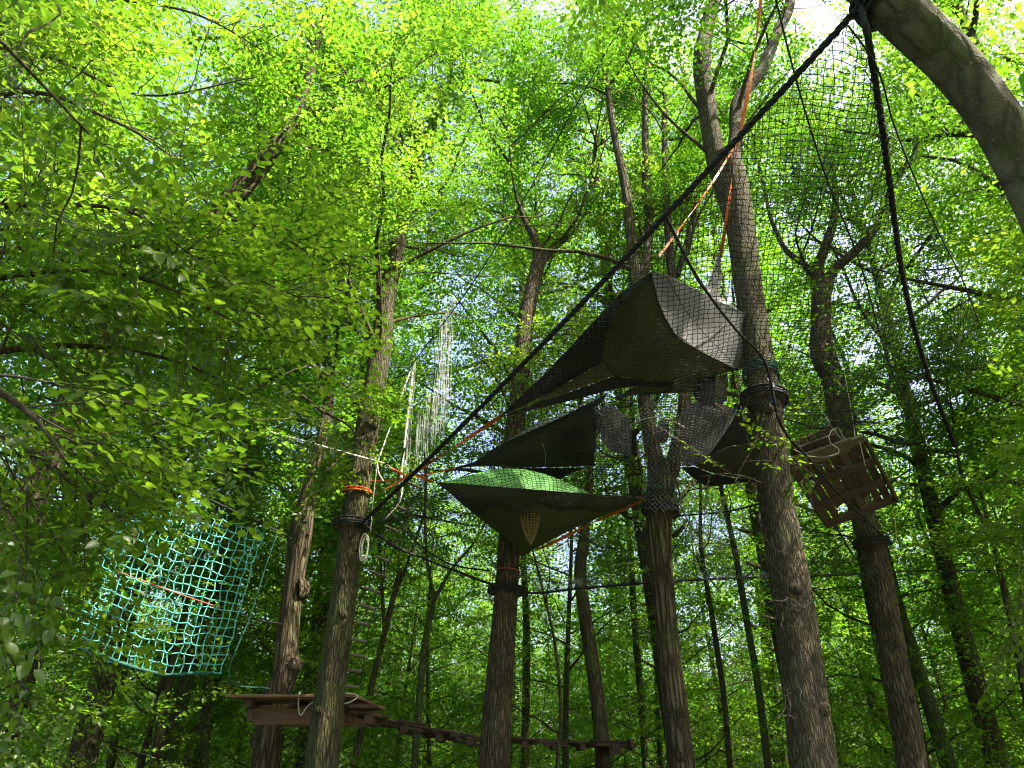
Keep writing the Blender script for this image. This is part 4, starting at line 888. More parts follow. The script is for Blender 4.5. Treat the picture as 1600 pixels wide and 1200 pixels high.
# ------------------------------------------------------------------ tents
def tent_upper():
    t = thing('tree_tent', W(1000, 600, 6.6), 'large uppermost tree tent with grey fly, highest of the tents', 'tent', 'suspended tree tents')
    floor = [(1018, 428, 5.25), (1025, 460, 5.45), (1038, 495, 5.75), (1055, 523, 6.0), (1082, 542, 6.35), (1115, 560, 6.9), (1150, 578, 7.4), (1100, 590, 7.35), (1049, 597, 7.2), (1000, 593, 7.0), (961, 585, 6.9), (942, 564, 6.75), (944, 540, 6.5), (952, 505, 6.1), (975, 465, 5.65)]
    clothpart('floor', floor, 'olive', t, DOWN, .12, 1, wr=.012)
    clothpart('fly_panel', [(1018, 426, 5.2), (1041, 430, 5.35), (1070, 445, 5.7), (1102, 461, 6.1), (1140, 480, 6.8), (1176, 497, 7.5), (1178, 577, 7.5), (1150, 576, 7.38), (1115, 558, 6.85), (1082, 540, 6.3), (1055, 521, 5.95), (1038, 493, 5.7), (1025, 458, 5.4)], 'grey', t, np.array([0, 1, .6]), .10, 2)
    clothpart('fly_side', [(781, 651, 7.15), (820, 612, 6.95), (854, 582, 6.75), (886, 548, 6.5), (917, 514, 6.2), (945, 484, 5.9), (972, 456, 5.6), (1018, 424, 5.18), (975, 468, 5.62), (952, 507, 6.05), (943, 540, 6.45), (941, 565, 6.7), (900, 590, 6.9), (851, 616, 7.05)], 'dark', t, DOWN, .03, 3)
    clothpart('floor_wing', [(941, 566, 6.72), (961, 586, 6.88), (915, 603, 6.98), (862, 622, 7.08), (835, 630, 7.12), (851, 617, 7.06), (900, 591, 6.92)], 'olive', t, DOWN, .03, 4)
    clothpart('hem_band', [(781, 652, 7.16), (835, 631, 7.13), (862, 623, 7.09), (915, 604, 7.0), (961, 587, 6.9), (1000, 594, 7.02), (1049, 598, 7.22), (1040, 606, 7.3), (1000, 603, 7.1), (956, 609, 7.05), (900, 624, 7.1), (835, 640, 7.16)], 'dark', t, DOWN, .02, 5)
    clothpart('top_fly', [(1018, 424, 5.2), (1041, 429, 5.4), (1102, 460, 6.15), (1176, 496, 7.5), (1135, 470, 8.2), (1112, 452, 8.3), (1060, 520, 8.0), (940, 560, 7.6), (781, 650, 7.2), (854, 581, 6.8), (917, 513, 6.25), (972, 455, 5.65)], 'grey', t, np.array([0, 0, 1.]), .12, 6)
    clothpart('corner_cone', [(1100, 463, 8.1), (1104, 450, 8.2), (1113, 425, 8.3), (1121, 398, 8.35), (1127, 400, 8.35), (1126, 440, 8.3), (1124, 474, 8.2)], 'dark', t, np.array([0, -1, 0]), .06, 7)
    clothpart('rear_floor', [(965, 622, 7.6), (985, 606, 7.3), (1049, 598, 7.25), (1100, 591, 7.38), (1085, 612, 7.9), (1050, 614, 7.9), (1000, 616, 7.8)], 'olive', t, DOWN, .03, 8)
    clothpart('rear_band', [(1020, 616, 7.85), (1000, 617, 7.8), (1045, 600, 7.3), (1052, 598, 7.2), (1049, 612, 7.7)], 'dark', t, DOWN, .01, 9)
    clothpart('hatch_sleeve', [(1086, 592, 7.42), (1118, 587, 7.42), (1117, 636, 7.5), (1095, 632, 7.5), (1082, 618, 7.5)], 'dark', t, TOWARD, .06, 10)
    clothpart('hatch_flap', [(1117, 588, 7.42), (1137, 583, 7.42), (1136, 626, 7.5), (1126, 632, 7.5), (1118, 630, 7.5)], 'olive', t, TOWARD, .03, 11)
    seam([(942, 564, 6.72), (961, 585, 6.86), (1000, 594, 6.98), (1049, 597, 7.18), (1100, 591, 7.33), (1150, 577, 7.36)], t)
    seam([(1018, 428, 5.2), (1025, 460, 5.4), (1038, 495, 5.7), (1055, 523, 5.95), (1082, 542, 6.3), (1115, 560, 6.83), (1150, 577, 7.35)], t, .01)
    seam([(975, 465, 5.55), (1000, 500, 5.9), (1040, 545, 6.45), (1085, 575, 7.1)], t, .004); seam([(952, 505, 6.0), (980, 545, 6.5), (1010, 585, 7.0)], t, .004)
    seam([(1041, 430, 5.3), (1062, 470, 5.6), (1100, 520, 6.3), (1148, 570, 7.3)], t, .004)
    seam([(1088, 540, 6.36), (1110, 525, 6.6), (1135, 505, 6.9)], t, .006)
    seam([(781, 651, 7.12), (851, 616, 7.02), (941, 565, 6.68)], t, .009)
tent_upper()
def tent_mid():
    t = thing('tree_tent', W(880, 700, 9.7), 'lower grey tent with two black mesh windows and a net tunnel', 'tent', 'suspended tree tents')
    clothpart('floor', [(752, 727, 9.5), (790, 705, 9.45), (850, 672, 9.35), (905, 645, 9.25), (930, 636, 9.2), (932, 680, 9.6), (929, 726, 10.0), (880, 729, 10.0), (820, 729, 9.9), (780, 729, 9.7)], 'olive_shade', t, DOWN, .06, 21)
    clothpart('fly_edge', [(708, 731, 9.4), (740, 722, 9.4), (790, 690, 9.3), (828, 674, 9.25), (880, 650, 9.18), (935, 622, 9.1), (952, 612, 9.05), (935, 634, 9.15), (905, 645, 9.22), (850, 672, 9.32), (790, 705, 9.42), (752, 728, 9.48)], 'dark', t, DOWN, .02, 22)
    clothpart('fly_top', [(735, 721, 9.4), (775, 700, 9.4), (810, 678, 9.4), (840, 660, 9.5), (868, 651, 9.5), (905, 636, 9.4), (950, 612, 9.1), (880, 649, 9.22), (828, 673, 9.3), (785, 693, 9.35)], 'grey', t, np.array([0, 0, 1.]), .05, 23)
    clothpart('mesh_window', [(857, 688, 9.35), (885, 676, 9.3), (911, 666, 9.25), (912, 684, 9.4), (890, 694, 9.45), (865, 704, 9.5)], 'black', t, DOWN, .0, 24, wr=0)
    clothpart('mesh_window', [(876, 712, 9.55), (900, 706, 9.5), (925, 701, 9.46), (926, 722, 9.65), (905, 723, 9.7), (887, 723, 9.7)], 'black', t, DOWN, .0, 25, wr=0)
    clothpart('lower_flap', [(785, 731, 9.8), (820, 731, 9.95), (870, 731, 10.1), (915, 731, 10.1), (895, 738, 10.2), (880, 746, 10.3), (868, 751, 10.4), (845, 744, 10.3), (820, 737, 10.1)], 'dark', t, DOWN, .02, 26)
    seam([(712, 731, 9.4), (752, 728, 9.46), (820, 730, 9.86), (929, 727, 9.96)], t, .008); seam([(846, 690, 9.32), (850, 700, 9.4), (852, 722, 9.6), (848, 733, 9.7)], t, .003, 'white', 'cord')
    for a in ([(925, 640, 9.15), (933, 636, 9.1), (940, 645, 9.1), (938, 670, 9.2), (928, 675, 9.3), (923, 660, 9.2)],):
        mb = MB(); cloth(mb, PX(*a)); mb.obj('tunnel_opening', M['black'], t)
    mb = MB(); net(mb, PX((928, 636, 9.1), (942, 628, 9.05), (958, 625, 9.0), (975, 645, 9.0), (990, 661, 9.0), (988, 690, 9.0), (987, 716, 9.05), (965, 712, 9.05), (945, 700, 9.1), (934, 680, 9.15)), .033, .0032, .2, TOWARD, .12, .05, seed=31); mb.obj('net_tunnel', M['greynet'], t)
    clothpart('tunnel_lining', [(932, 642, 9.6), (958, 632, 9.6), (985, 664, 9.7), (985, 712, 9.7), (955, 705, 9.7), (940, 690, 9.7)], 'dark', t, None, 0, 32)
    mb = MB(); net(mb, PX((927, 705, 9.2), (948, 708, 9.2), (950, 728, 9.2), (950, 742, 9.2), (938, 740, 9.2), (929, 722, 9.2)), .03, .0035, .2, TOWARD, .1, .05, seed=33); mb.obj('hanging_net_bag', M['greynet'], t)
    mb = MB(); tube(mb, spline(PX((928, 640, 9.0), (938, 648, 9.0), (936, 672, 9.05), (930, 690, 9.1), (940, 706, 9.1), (962, 716, 9.05), (985, 722, 9.05)), 40), .014, 6); mb.obj('tunnel_hoop', M['dark'], t)
tent_mid()
def tent_right():
    t = thing('tree_tent', W(1120, 700, 8.8), 'olive and black tent behind the widest trunk, lowest on the right', 'tent', 'suspended tree tents')
    clothpart('floor', [(1085, 728, 8.7), (1110, 712, 8.6), (1140, 698, 8.5), (1185, 692, 8.5), (1195, 748, 9.2), (1150, 746, 9.1), (1110, 738, 8.9)], 'olive_shade', t, DOWN, .04, 41)
    clothpart('hem_band', [(1064, 730, 8.7), (1085, 729, 8.72), (1110, 739, 8.92), (1150, 747, 9.12), (1195, 749, 9.22), (1180, 753, 9.3), (1140, 756, 9.3), (1105, 761, 9.3), (1082, 746, 9.0)], 'dark', t, DOWN, .01, 42)
    clothpart('side_wall', [(1110, 712, 8.58), (1070, 730, 8.65), (1085, 727, 8.68), (1112, 706, 8.5), (1130, 680, 8.3), (1150, 650, 8.1), (1185, 640, 8.1), (1187, 690, 8.45), (1140, 697, 8.48)], 'dark', t, DOWN, .01, 43)

    mb = MB(); net(mb, PX((1066, 632, 8.0), (1082, 624, 8.0), (1110, 628, 7.9), (1130, 640, 7.9), (1132, 655, 7.9), (1118, 680, 8.0), (1100, 706, 8.2), (1084, 728, 8.4), (1064, 728, 8.5), (1062, 680, 8.3)), .035, .0032, .1, TOWARD, .16, .06, seed=45); mb.obj('net_wall', M['greynet'], t)
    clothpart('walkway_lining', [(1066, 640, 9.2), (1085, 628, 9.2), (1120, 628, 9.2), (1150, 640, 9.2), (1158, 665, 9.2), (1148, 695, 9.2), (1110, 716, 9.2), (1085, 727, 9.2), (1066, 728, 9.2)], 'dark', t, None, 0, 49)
    mb = MB(); a = np.linspace(0, 2 * pi, 30); C = W(1036, 674, 8.9)
    P = np.array([W(1036 + 9.5 * cos(q), 674 + 19 * sin(q), 8.9) for q in a[:-1]]); m2 = MB(); cloth(m2, P, step=.06); m2.obj('round_hatch', M['black'], t)
    rope('hatch_cord', None, [W(1020, 676, 8.85), W(1037, 673, 8.83), W(1060, 672, 8.7)], .005, 'white', parent=t)
    rope('wall_cord', None, [W(990, 661, 7.9), W(1020, 653, 8.3), W(1045, 655, 8.4), (W(1070, 668, 8.4))], .007, 'white', parent=t)
    rope('wall_cord', None, [W(1082, 624, 7.98), W(1112, 628, 7.88), W(1132, 642, 7.88), W(1142, 656, 7.9)], .008, 'brownnet', parent=t)
tent_right()
def fork_net():
    t = thing('trunk_net', W(1030, 720, 9.2), 'pale weathered netting drawn round the fork of the ridged tree', 'net')
    mb = MB(); net(mb, PX((990, 640, 8.9), (1020, 620, 8.9), (1062, 630, 8.9), (1066, 700, 8.9), (1075, 770, 9.1), (1068, 800, 9.2), (1010, 800, 9.2), (1003, 780, 9.1), (1004, 700, 8.9)), .05, .0034, .75, TOWARD, .15, .1, seed=46); mb.obj('netting', M['greynet'], t)
    mb = MB(); net(mb, PX((1066, 770, 9.2), (1120, 770, 9.3), (1150, 830, 9.8), (1120, 870, 10.2), (1085, 850, 9.9), (1060, 815, 9.4)), .05, .0028, .8, DOWN, .1, .12, seed=47); mb.obj('loose_netting', M['greynet'], t)
fork_net()
def tent_green():
    t = thing('tree_tent', W(850, 790, 9.2), 'triangular tree tent with bright green fly, lowest and furthest left', 'tent', 'suspended tree tents')
    ltip = (681, 754, 8.5); rtip = (1004, 778, 9.2); btip = (815, 870, 10.0)
    clothpart('floor', [ltip, (720, 757, 8.5), (780, 762, 8.6), (835, 766, 8.7), (900, 771, 8.85), (960, 776, 9.05), rtip, (970, 794, 9.35), (935, 808, 9.5), (900, 824, 9.65), (865, 841, 9.8), (835, 858, 9.93), btip, (803, 851, 9.85), (770, 825, 9.6), (745, 806, 9.3), (720, 786, 9.0), (700, 768, 8.7)], 'green_dark', t, DOWN, .22, 61, wr=.008)
    clothpart('fly', [ltip, (710, 750, 8.6), (738, 742, 8.7), (765, 735, 8.8), (790, 732, 8.9), (820, 734, 9.0), (850, 741, 9.05), (880, 752, 9.1), (905, 764, 9.1), (925, 774, 9.05), (900, 770, 8.83), (835, 765, 8.67), (780, 761, 8.57), (720, 756, 8.48)], 'green', t, np.array([0, -.3, 1]), .10, 62)
    clothpart('fly_rear', [(710, 749, 8.6), (738, 741, 8.7), (765, 734, 8.8), (790, 731, 8.9), (820, 733, 9.0), (850, 740, 9.05), (880, 751, 9.1), (925, 773, 9.07), rtip, (920, 800, 10.0), (815, 845, 10.4), (740, 790, 9.8)], 'green', t, np.array([0, 0, 1.]), .12, 63)
    clothpart('patch', [(733, 748, 8.62), (750, 741, 8.68), (752, 745, 8.66), (736, 751, 8.6)], 'tan', t, None, 0, 64, wr=0)
    seam([ltip, (780, 761.5, 8.55), (900, 770.5, 8.8), rtip], t, .009)
    seam([(733, 768, 8.65), (790, 800, 9.0), (812, 811, 9.15), (870, 800, 9.2), (930, 792, 9.2)], t, .004, 'dark')
    seam([(787, 812, 9.3), (788, 840, 9.65), (800, 853, 9.8)], t, .004)
    # hatch basket
    mb = MB(); a = np.linspace(0, 2 * pi, 18)[:-1]; c = W(828, 806, 8.98); r0 = .125
    rows = []; tipd = W(829, 851, 9.0) - c
    for k in range(12):
        f = k / 11; r = r0 * (1 - f ** 1.7) + .008; cc = c + tipd * f
        rows.append(np.stack([cc + np.array([r * cos(q), r * .8 * sin(q), 0]) for q in a]))
    for Rw in rows: tube(mb, np.vstack([Rw, Rw[:1]]), .0035, 3)
    for j in range(len(a)): tube(mb, [Rw[j] for Rw in rows], .0035, 3)
    mb.obj('hatch_basket', M['brownnet'], t)
    mb = MB(); q = np.array([c + np.array([r0 * cos(x), r0 * .8 * sin(x), .01]) for x in a]); tube(mb, np.vstack([q, q[:1]]), .009, 5); mb.obj('hatch_rim', M['black'], t)
    rope('tip_cord', None, [W(690, 757, 8.5), W(691, 768, 8.5), W(690, 780, 8.5)], .006, 'black', parent=t)
tent_green()

# ------------------------------------------------------------------ ropes at the left trunk, string curtain
rope('white_rope', 'taut pale rope sloping from the left leaves to the metal ring', [W(415, 673, 8.2), W(600, 724, 8.9)], .013, 'white')
rope('white_rope', 'pale rope falling from the curtain cable end to the ring knot', [W(641, 580, 10), W(590, 722, 8.95)], .011, 'white')
rope('white_rope', 'pale doubled rope hanging straight under the curtain cable end', [W(645, 582, 10), W(628, 730, 9.3), W(621, 790, 9.0), W(600, 812, 8.9)], .013, 'white')
rope('white_rope', 'thin pale line falling from the ring knot beside the left trunk', [W(590, 722, 8.7), W(584, 770, 8.7), W(579, 830, 8.7)], .006, 'white')
rope('black_sling', 'short black rope sling hanging at the crossing of the orange strap', [W(632, 700, 9.1), W(622, 745, 9.1), W(618, 790, 9.0), W(592, 815, 8.9)], .012, 'black')
def ringknot():
    t = thing('rope_ring', W(603, 728, 8.85), 'metal ring joining the pale ropes beside the left trunk', 'ring')
    c = W(605, 729, 8.85); a = np.linspace(0, 2 * pi, 24); mb = MB(); tube(mb, np.array([c + np.array([.035 * cos(q), 0, .022 * sin(q)]) for q in a]), .006, 6); mb.obj('ring', M['metal'], t)
    rope('tail', None, [W(589, 722, 8.85), W(592, 740, 8.85), W(599, 752, 8.85)], .010, 'white', parent=t)
    rope('sling', None, [W(609, 731, 8.85), W(622, 737, 8.9), W(632, 742, 8.95)], .016, 'orange', parent=t)
ringknot()
def curtain():
    t = thing('string_curtain', W(690, 480, 9.6), 'curtain of thin white hanging strings below the high cable', 'string curtain')
    mb = MB(); tube(mb, [(0, 0, 0), (.004, 0, -.25), (-.003, .003, -.5), (.004, 0, -.75), (0, 0, -1)], .0027, 4); me = mb.mesh('string', M['string'])
    rg = np.random.default_rng(8)
    for k in range(50):
        f = k / 49; px = 642 + f * 68 + rg.normal(0, .8)
        cab = 575 - (px - 642) * 1.75
        if px < 651: top, bot = cab + rg.uniform(0, 10), 740 + rg.normal(0, 12)
        elif px < 687: top, bot = 645 - (px - 651) * 1.1 + rg.normal(0, 10), 745 - (px - 645) * 1.5 + rg.normal(0, 12)
        else: top, bot = cab + rg.uniform(2, 14), 665 + rg.normal(0, 18)
        Yk = 10.0 - .6 * f; p = W(px, top, Yk); q = W(px - (bot - top) * .02, bot, Yk)
        ln = p[2] - q[2]; o = bpy.data.objects.new('string', me); COL.objects.link(o); o.parent = t
        o.location = tuple(p - np.array(t.location)); o.scale = (1, 1, max(.2, ln)); o.rotation_euler = (rg.normal(0, .01), rg.normal(0, .015), 0)
    for k in range(6):
        px = 722 + k * 6 if k < 3 else 775 + k * 3; p = W(px, 425 if k > 2 else 440 - k * 7, 9.3); o = bpy.data.objects.new('string', me); COL.objects.link(o); o.parent = t
        o.location = tuple(p - np.array(t.location)); o.scale = (1, 1, rg.uniform(.15, .4))
curtain()
def coil():
    rg = np.random.default_rng(4); P = []
    c = W(570, 850, 8.7)
    for q in np.linspace(0, 2 * pi * 5, 90): P.append(c + np.array([.045 * cos(q) + .01 * sin(q * .7), .03 * sin(q * .3), .16 * sin(q) - .05 + .02 * cos(q * 1.3)]))
    P = np.array(P); b = P[0].copy(); mb = MB(); tube(mb, P - b, .006, 5); o = mb.obj('rope_hank', M['white']); o.location = tuple(b); tag(o, 'hank of thin pale rope hanging below the collar of the left trunk', 'rope')
coil()

# ------------------------------------------------------------------ teal cargo net
def cargo():
    t = thing('cargo_net', W(300, 900, 9.2), 'square teal rope cargo net partly lit by the sun at lower left', 'net')
    tl, tr, br, bl, lt = W(205, 765, 9.0), W(430, 830, 9.6), W(358, 1060, 9.6), W(150, 1020, 8.8), W(98, 958, 8.7)
    mb = MB(); n = 19; m = 17
    c00, c10, c11, c01 = W(205, 768, 8.9), W(410, 834, 9.65), W(345, 1050, 9.55), W(112, 1002, 8.8)
    rg = np.random.default_rng(2); G = np.zeros((m + 1, n + 1, 3))
    for i in range(m + 1):
        for j in range(n + 1):
            v = i / m; u = j / n
            p = (c00 * (1 - u) + c10 * u) * (1 - v) + (c01 * (1 - u) + c11 * u) * v
            p = p + DOWN * .16 * sin(pi * u) * v + np.array([0, -.12, 0]) * sin(pi * u) * sin(pi * v) + rg.normal(0, .012, 3); G[i, j] = p
    for i in range(m + 1): tube(mb, spline(G[i], 3 * n), .0068, 5)
    for j in range(n + 1): tube(mb, spline(G[:, j], 3 * m), .0068, 5)
    for i in range(m + 1):
        for j in range(n + 1):
            p = G[i, j]; d = np.array([.018, 0, .01]); tube(mb, [p - d, p, p + d], [.005, .013, .005], 5)
    mb.obj('netting', M['teal'], t)
    b = MB(); tube(b, spline(np.vstack([G[m, ::2]]), 60), .022 * (1 + .3 * rg.uniform(-1, 1, 60)), 7); b.obj('bottom_rope', M['tealdark'], t)
    rope('top_rope', None, [W(180, 690, 8.8), W(265, 748, 9.0), W(360, 796, 9.4), W(434, 830, 9.8), W(455, 842, 10.3)], .013, 'black', parent=t)
    rope('side_rope', None, [W(434, 830, 9.8), W(415, 885, 9.8), W(392, 960, 9.8), W(358, 1060, 9.6), W(420, 1076, 10.4)], .010, 'tealdark', parent=t)
    rope('cross_rope', None, [W(180, 892, 8.9), W(300, 935, 9.2), W(345, 950, 9.5)], .008, 'pink', parent=t)
    rope('stay_rope', None, [W(345, 950, 9.5), W(400, 968, 10), W(440, 975, 10.4)], .010, 'black', parent=t)
cargo()

# ------------------------------------------------------------------ platforms, bridge, ladder
def board(t, c, ex, ey, ez, sx, sy, sz, mat='wood', name='board', label=None):
    mb = MB(); box(mb, (0, 0, 0), (1, 0, 0), (0, 1, 0), (0, 0, 1), sx, sy, sz); o = mb.obj(name, M[mat], None, smooth=False)
    bv = o.modifiers.new('bevel', 'BEVEL'); bv.width = min(.006, sz * .2); bv.segments = 1
    o.parent = t; X, Y, Z = unit(ex), unit(ey), unit(ez); c = np.asarray(c) - np.array(t.location)
    o.matrix_basis = Matrix(((X[0], Y[0], Z[0], c[0]), (X[1], Y[1], Z[1], c[1]), (X[2], Y[2], Z[2], c[2]), (0, 0, 0, 1)))
    if label: o['label'] = label
    return o
def platform_left():
    P0 = W(345, 1090, 9.3)      # front left tip of deck
    z = P0[2]; t = thing('tree_platform', (W(440, 1090, 10)[0], 10.3, z), 'wide plank platform round the crooked trunk at lower left', 'platform')
    x0, x1 = P0[0], W(556, 1090, 9.3)[0]; y0, y1 = 9.3, 11.5
    n = 11; rg = np.random.default_rng(1)
    for k in range(n):
        y = y0 + (y1 - y0) * (k + .5) / n; a = .05 + .3 * rg.random() * (k > 0)
        wdt = (y1 - y0) / n - .015
        if abs(y - 10.6) < .3:
            xm = W(440, 1080, 10.6)[0]
            board(t, ((x0 + a + xm - .3) / 2, y, z + .02), (1, 0, 0), (0, 1, 0), (0, 0, 1), xm - .3 - x0 - a, wdt, .035, mat='wood_warm', name='deck_board')
            board(t, ((x1 + xm + .3) / 2, y, z + .02), (1, 0, 0), (0, 1, 0), (0, 0, 1), x1 - xm - .3, wdt, .035, mat='wood_warm', name='deck_board')
        else: board(t, ((x0 + a + x1) / 2, y, z + .02 + rg.normal(0, .004)), (1, 0, 0), (0, 1, 0), (0, 0, 1), x1 - x0 - a, wdt, .035, mat='wood_warm', name='deck_board')
    zb = z - .02 - .13
    board(t, ((x0 + .22 + x1 - .1) / 2, 9.75, zb), (1, 0, 0), (0, 1, 0), (0, 0, 1), x1 - x0 - .32, .06, .19, mat='wood_warm', name='beam')
    board(t, ((x0 + .25 + x1) / 2, 11.0, zb), (1, 0, 0), (0, 1, 0), (0, 0, 1), x1 - x0 - .25, .06, .2, mat='wood_warm', name='beam')
    board(t, ((x0 + .30 + x0 + 1.5) / 2, 9.70, zb - .03), (1, 0, 0), (0, 1, 0), (0, 0, 1), 1.15, .03, .21, mat='wood_warm', name='facing_board')
    for f in (.18, .5, .82): board(t, (x0 + (x1 - x0) * f, 10.4, z - .05), (0, 1, 0), (1, 0, 0), (0, 0, 1), 1.9, .07, .09, name='joist')
    board(t, (x0 + .28, 9.6, z - .1), (-.5, -.1, .9), (0, 1, 0), (.9, 0, .5), .3, .04, .03, 'wood_pale', 'brace')
    board(t, (x1 + .02, 9.6, z - .08), (1, .2, 0), (-.2, 1, 0), (0, 0, 1), .34, .22, .05, name='end_board'); board(t, (x1, 9.7, z - .15), (1, .1, 0), (-.1, 1, 0), (0, 0, 1), .3, .1, .05, name='end_board')
    rope('hanging_loop', None, [W(468, 1082, 9.4), W(466, 1100, 9.4), W(470, 1118, 9.4), W(480, 1104, 9.4), W(492, 1095, 9.4)], .008, 'white', parent=t)
    rope('hanging_loop', None, [W(500, 1085, 9.1), W(545, 1098, 9.1), W(560, 1088, 9.1), W(535, 1082, 9.1)], .008, 'white', parent=t)
platform_left()
def platform_right():
    a, b, c_, d = W(1228, 722, 8.6), W(1345, 680, 8.6), W(1406, 786, 9.9), W(1292, 822, 9.9)
    t = thing('tilted_platform', (a + b + c_ + d) / 4, 'tilted slatted plank platform hanging in front of the bent trunk on the right', 'platform')
    ex = unit(b - a); ey = unit(c_ - b - ex * np.dot(c_ - b, ex)); ez = np.cross(ex, ey); ez = ez if ez[1] > 0 else -ez
    Lx = np.linalg.norm(b - a); Ly = np.dot(c_ - b, ey); shear = np.dot(d - a, ex) / Ly
    n = 8; rg = np.random.default_rng(6)
    yd = unit(ey + ex * shear)
    for k in range(n):
        f = (k + .5) / n; cc = a + ex * Lx * f + (d - a) * .5 + ez * .035
        if k in (2, 5):   # boards broken into two lengths
            s1 = rg.uniform(.28, .36)
            board(t, a + ex * Lx * f + (d - a) * (s1 * .5) + ez * .035, yd, np.cross(ez, yd), ez, Ly * s1 * 1.0, Lx / n * .88, .03, name='board')
            board(t, a + ex * Lx * f + (d - a) * ((s1 + .82) / 2 + .02) + ez * .035, yd, np.cross(ez, yd), ez, Ly * (.78 - s1), Lx / n * .88, .03, name='board')
        else: board(t, cc + yd * rg.normal(0, .015), yd, np.cross(ez, yd), ez, Ly * (1.0 if k not in (3, 4) else .86), Lx / n * rg.uniform(.62, .78), .022, name='board')
    for f, wd in ((.035, .13), (.36, .13), (.67, .13), (.96, .13)):
        board(t, a + ex * Lx * .5 + (d - a) * f - ez * .02, ex, np.cross(ez, ex), ez, Lx * 1.0, wd, .06, 'wood_pale' if f < .1 else 'wood', name='cross_beam')
    board(t, a - ex * 0 + (d - a) * .5 + ex * .0 - ez * .015, yd, np.cross(ez, yd), ez, Ly, .05, .05, name='side_rail'); board(t, b + (c_ - b) * .5 - ez * .015, yd, np.cross(ez, yd), ez, Ly, .05, .05, name='side_rail')
    board(t, a + ex * Lx * .55 + (d - a) * .83 - ez * .015, yd, np.cross(ez, yd), ez, Ly * .3, .09, .05, name='cleat')
    # upper bay
    a2, b2, c2, d2 = W(1236, 690, 8.45), W(1296, 667, 8.45), W(1318, 690, 8.55), W(1232, 722, 8.6)
    e2 = unit(b2 - a2); L2 = np.linalg.norm(b2 - a2)
    for k in range(5):
        f = (k + .5) / 5; p = a2 + e2 * L2 * f; q = d2 + (c2 - d2) * f; yd2 = unit(q - p); board(t, (p + q) / 2, yd2, unit(np.cross(ez, yd2)), unit(np.cross(yd2, np.cross(ez, yd2))), np.linalg.norm(q - p), L2 / 5 * .88, .03, name='board')
    board(t, (a2 * .5 + d2 * .5) * .5 + (b2 * .5 + c2 * .5) * .5 - ez * .035, e2, np.cross(ez, e2), ez, L2 * 1.05, .12, .04, name='cross_beam')
    board(t, (d2 + W(1322, 692, 8.6)) / 2 - ez * .06, unit(W(1322, 692, 8.6) - d2), np.cross(ez, unit(W(1322, 692, 8.6) - d2)), ez, np.linalg.norm(c2 - d2) * 1.1, .22, .04, 'wood_pale', name='facing_board', label='paler weathered facing board')
    rope('loop_cord', None, [W(1308, 668, 8.3), W(1296, 676, 8.3), W(1297, 692, 8.3), W(1314, 705, 8.3), W(1305, 710, 8.3), W(1262, 712, 8.3), W(1240, 702, 8.3)], .006, 'white', parent=t)
    for p, q in (((1300, 668), (1318, 690)), ((1308, 664), (1320, 688)), ((1343, 690), (1352, 728)), ((1398, 810), (1402, 850))):
        rope('lashing', None, [W(p[0], p[1], 8.5), W(q[0], q[1], 8.7)], .006, 'white', parent=t)
    # hanging ropes
    rope('hanger_rope', None, [W(1236, 540, 9.2), W(1262, 600, 9.0), W(1300, 668, 8.6)], .005, 'white', parent=t)
    rope('hanger_rope', None, [W(1315, 560, 9.6), W(1330, 640, 9.2), W(1336, 682, 8.7)], .005, 'white', parent=t)
platform_right()
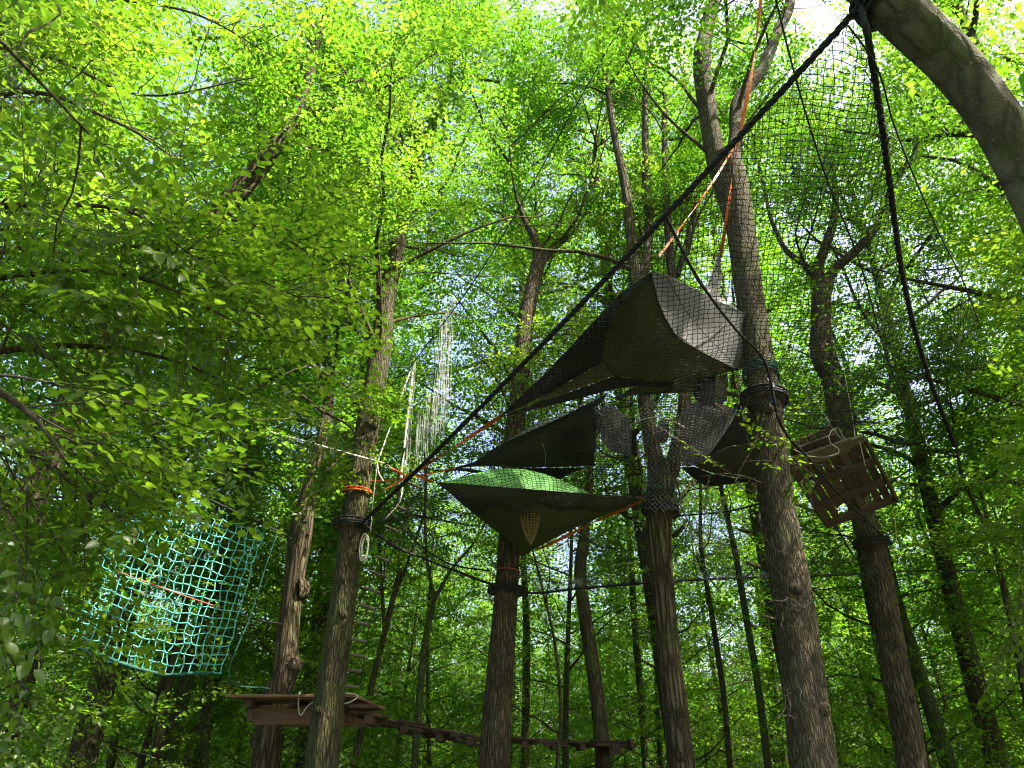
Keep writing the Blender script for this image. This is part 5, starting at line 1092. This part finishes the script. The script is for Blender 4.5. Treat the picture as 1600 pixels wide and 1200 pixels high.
def bridge():
    t = thing('stepping_bridge', W(720, 1150, 11), 'hanging bridge of staggered plank steps low behind the centre trunk', 'bridge')
    rg = np.random.default_rng(5)
    steps = [((557, 1116), (610, 1124), 9.9), ((608, 1131), (666, 1138), 10.6), ((657, 1143), (721, 1152), 11.4), ((712, 1150), (760, 1158), 12.3), ((797, 1157), (842, 1160), 13.1), ((842, 1160), (886, 1162), 13.6), ((884, 1160), (930, 1165), 14.0), ((925, 1160), (986, 1163), 14.2)]
    for k, (p, q, Y) in enumerate(steps):
        a, b = W(p[0], p[1], Y), W(q[0], q[1], Y); ex = unit(b - a); s = thing('step', (a + b) / 2, None, None)
        s.parent = t; s.matrix_parent_inverse = Matrix.Translation(t.location).inverted()
        L = np.linalg.norm(b - a)
        for j in range(4):
            cc = (a + b) / 2 + np.array([rg.normal(0, .05), .17 * (j - 1.5), .035 * (j - 1.5) * (1 if k % 2 else -.6) + rg.normal(0, .012)]); m = board(s, cc, ex, (0, 1, 0), np.cross(ex, (0, 1, 0)), L * rg.uniform(.85, 1.05), .15, .035, name='plank')
            pass
        board(s, (a + b) / 2 - np.array([0, 0, .055]), (0, 1, 0), (1, 0, 0), (0, 0, 1), .75, .1, .10, name='bearer')
    board(t, W(960, 1172, 14.0), (1, 0, 0), (0, 1, 0), (0, 0, 1), .22, .3, .16, name='end_block')
    board(t, W(985, 1163, 14.0), (1, 0, 0), (0, 1, 0), (0, 0, 1), .07, .5, .16, name='end_board')
    for dy in (-.28, .28):
        rope('cable', None, [W(556, 1112, 9.6) + np.array([0, dy, 0]), W(660, 1139, 10.8) + np.array([0, dy, 0]), W(760, 1155, 12.4) + np.array([0, dy, 0]), W(880, 1161, 13.6) + np.array([0, dy, 0]), W(985, 1161, 14.2) + np.array([0, dy, 0])], .009, 'black', parent=t)
bridge()
def ladder():
    t = thing('rope_ladder', W(585, 900, 10), 'rope ladder with wooden rungs hanging right of the left trunk', 'ladder')
    R = [((634, 752), (660, 764)), ((618, 790), (640, 800)), ((602, 822), (624, 832)), ((588, 869), (608, 878)), ((578, 892), (602, 901)), ((569, 918), (594, 927)), ((562, 944), (586, 952)), ((552, 971), (577, 977)), ((549, 998), (573, 1003)), ((546, 1022), (570, 1026)), ((543, 1047), (566, 1050)), ((540, 1072), (562, 1074))]
    for k, (p, q) in enumerate(R):
        a, b = W(*p, 9.9), W(*q, 9.9); mb = MB(); tube(mb, sagline(a, b, .0, 4), .022, 8, cap=True); mb.obj('rung', M['wood_rung'], t)
    for j in (0, 1): rope('side_rope', None, [W(660 + 14 * j, 690, 9.9)] + [W(*r[j], 9.9) for r in R], .006, 'black', parent=t)
ladder()
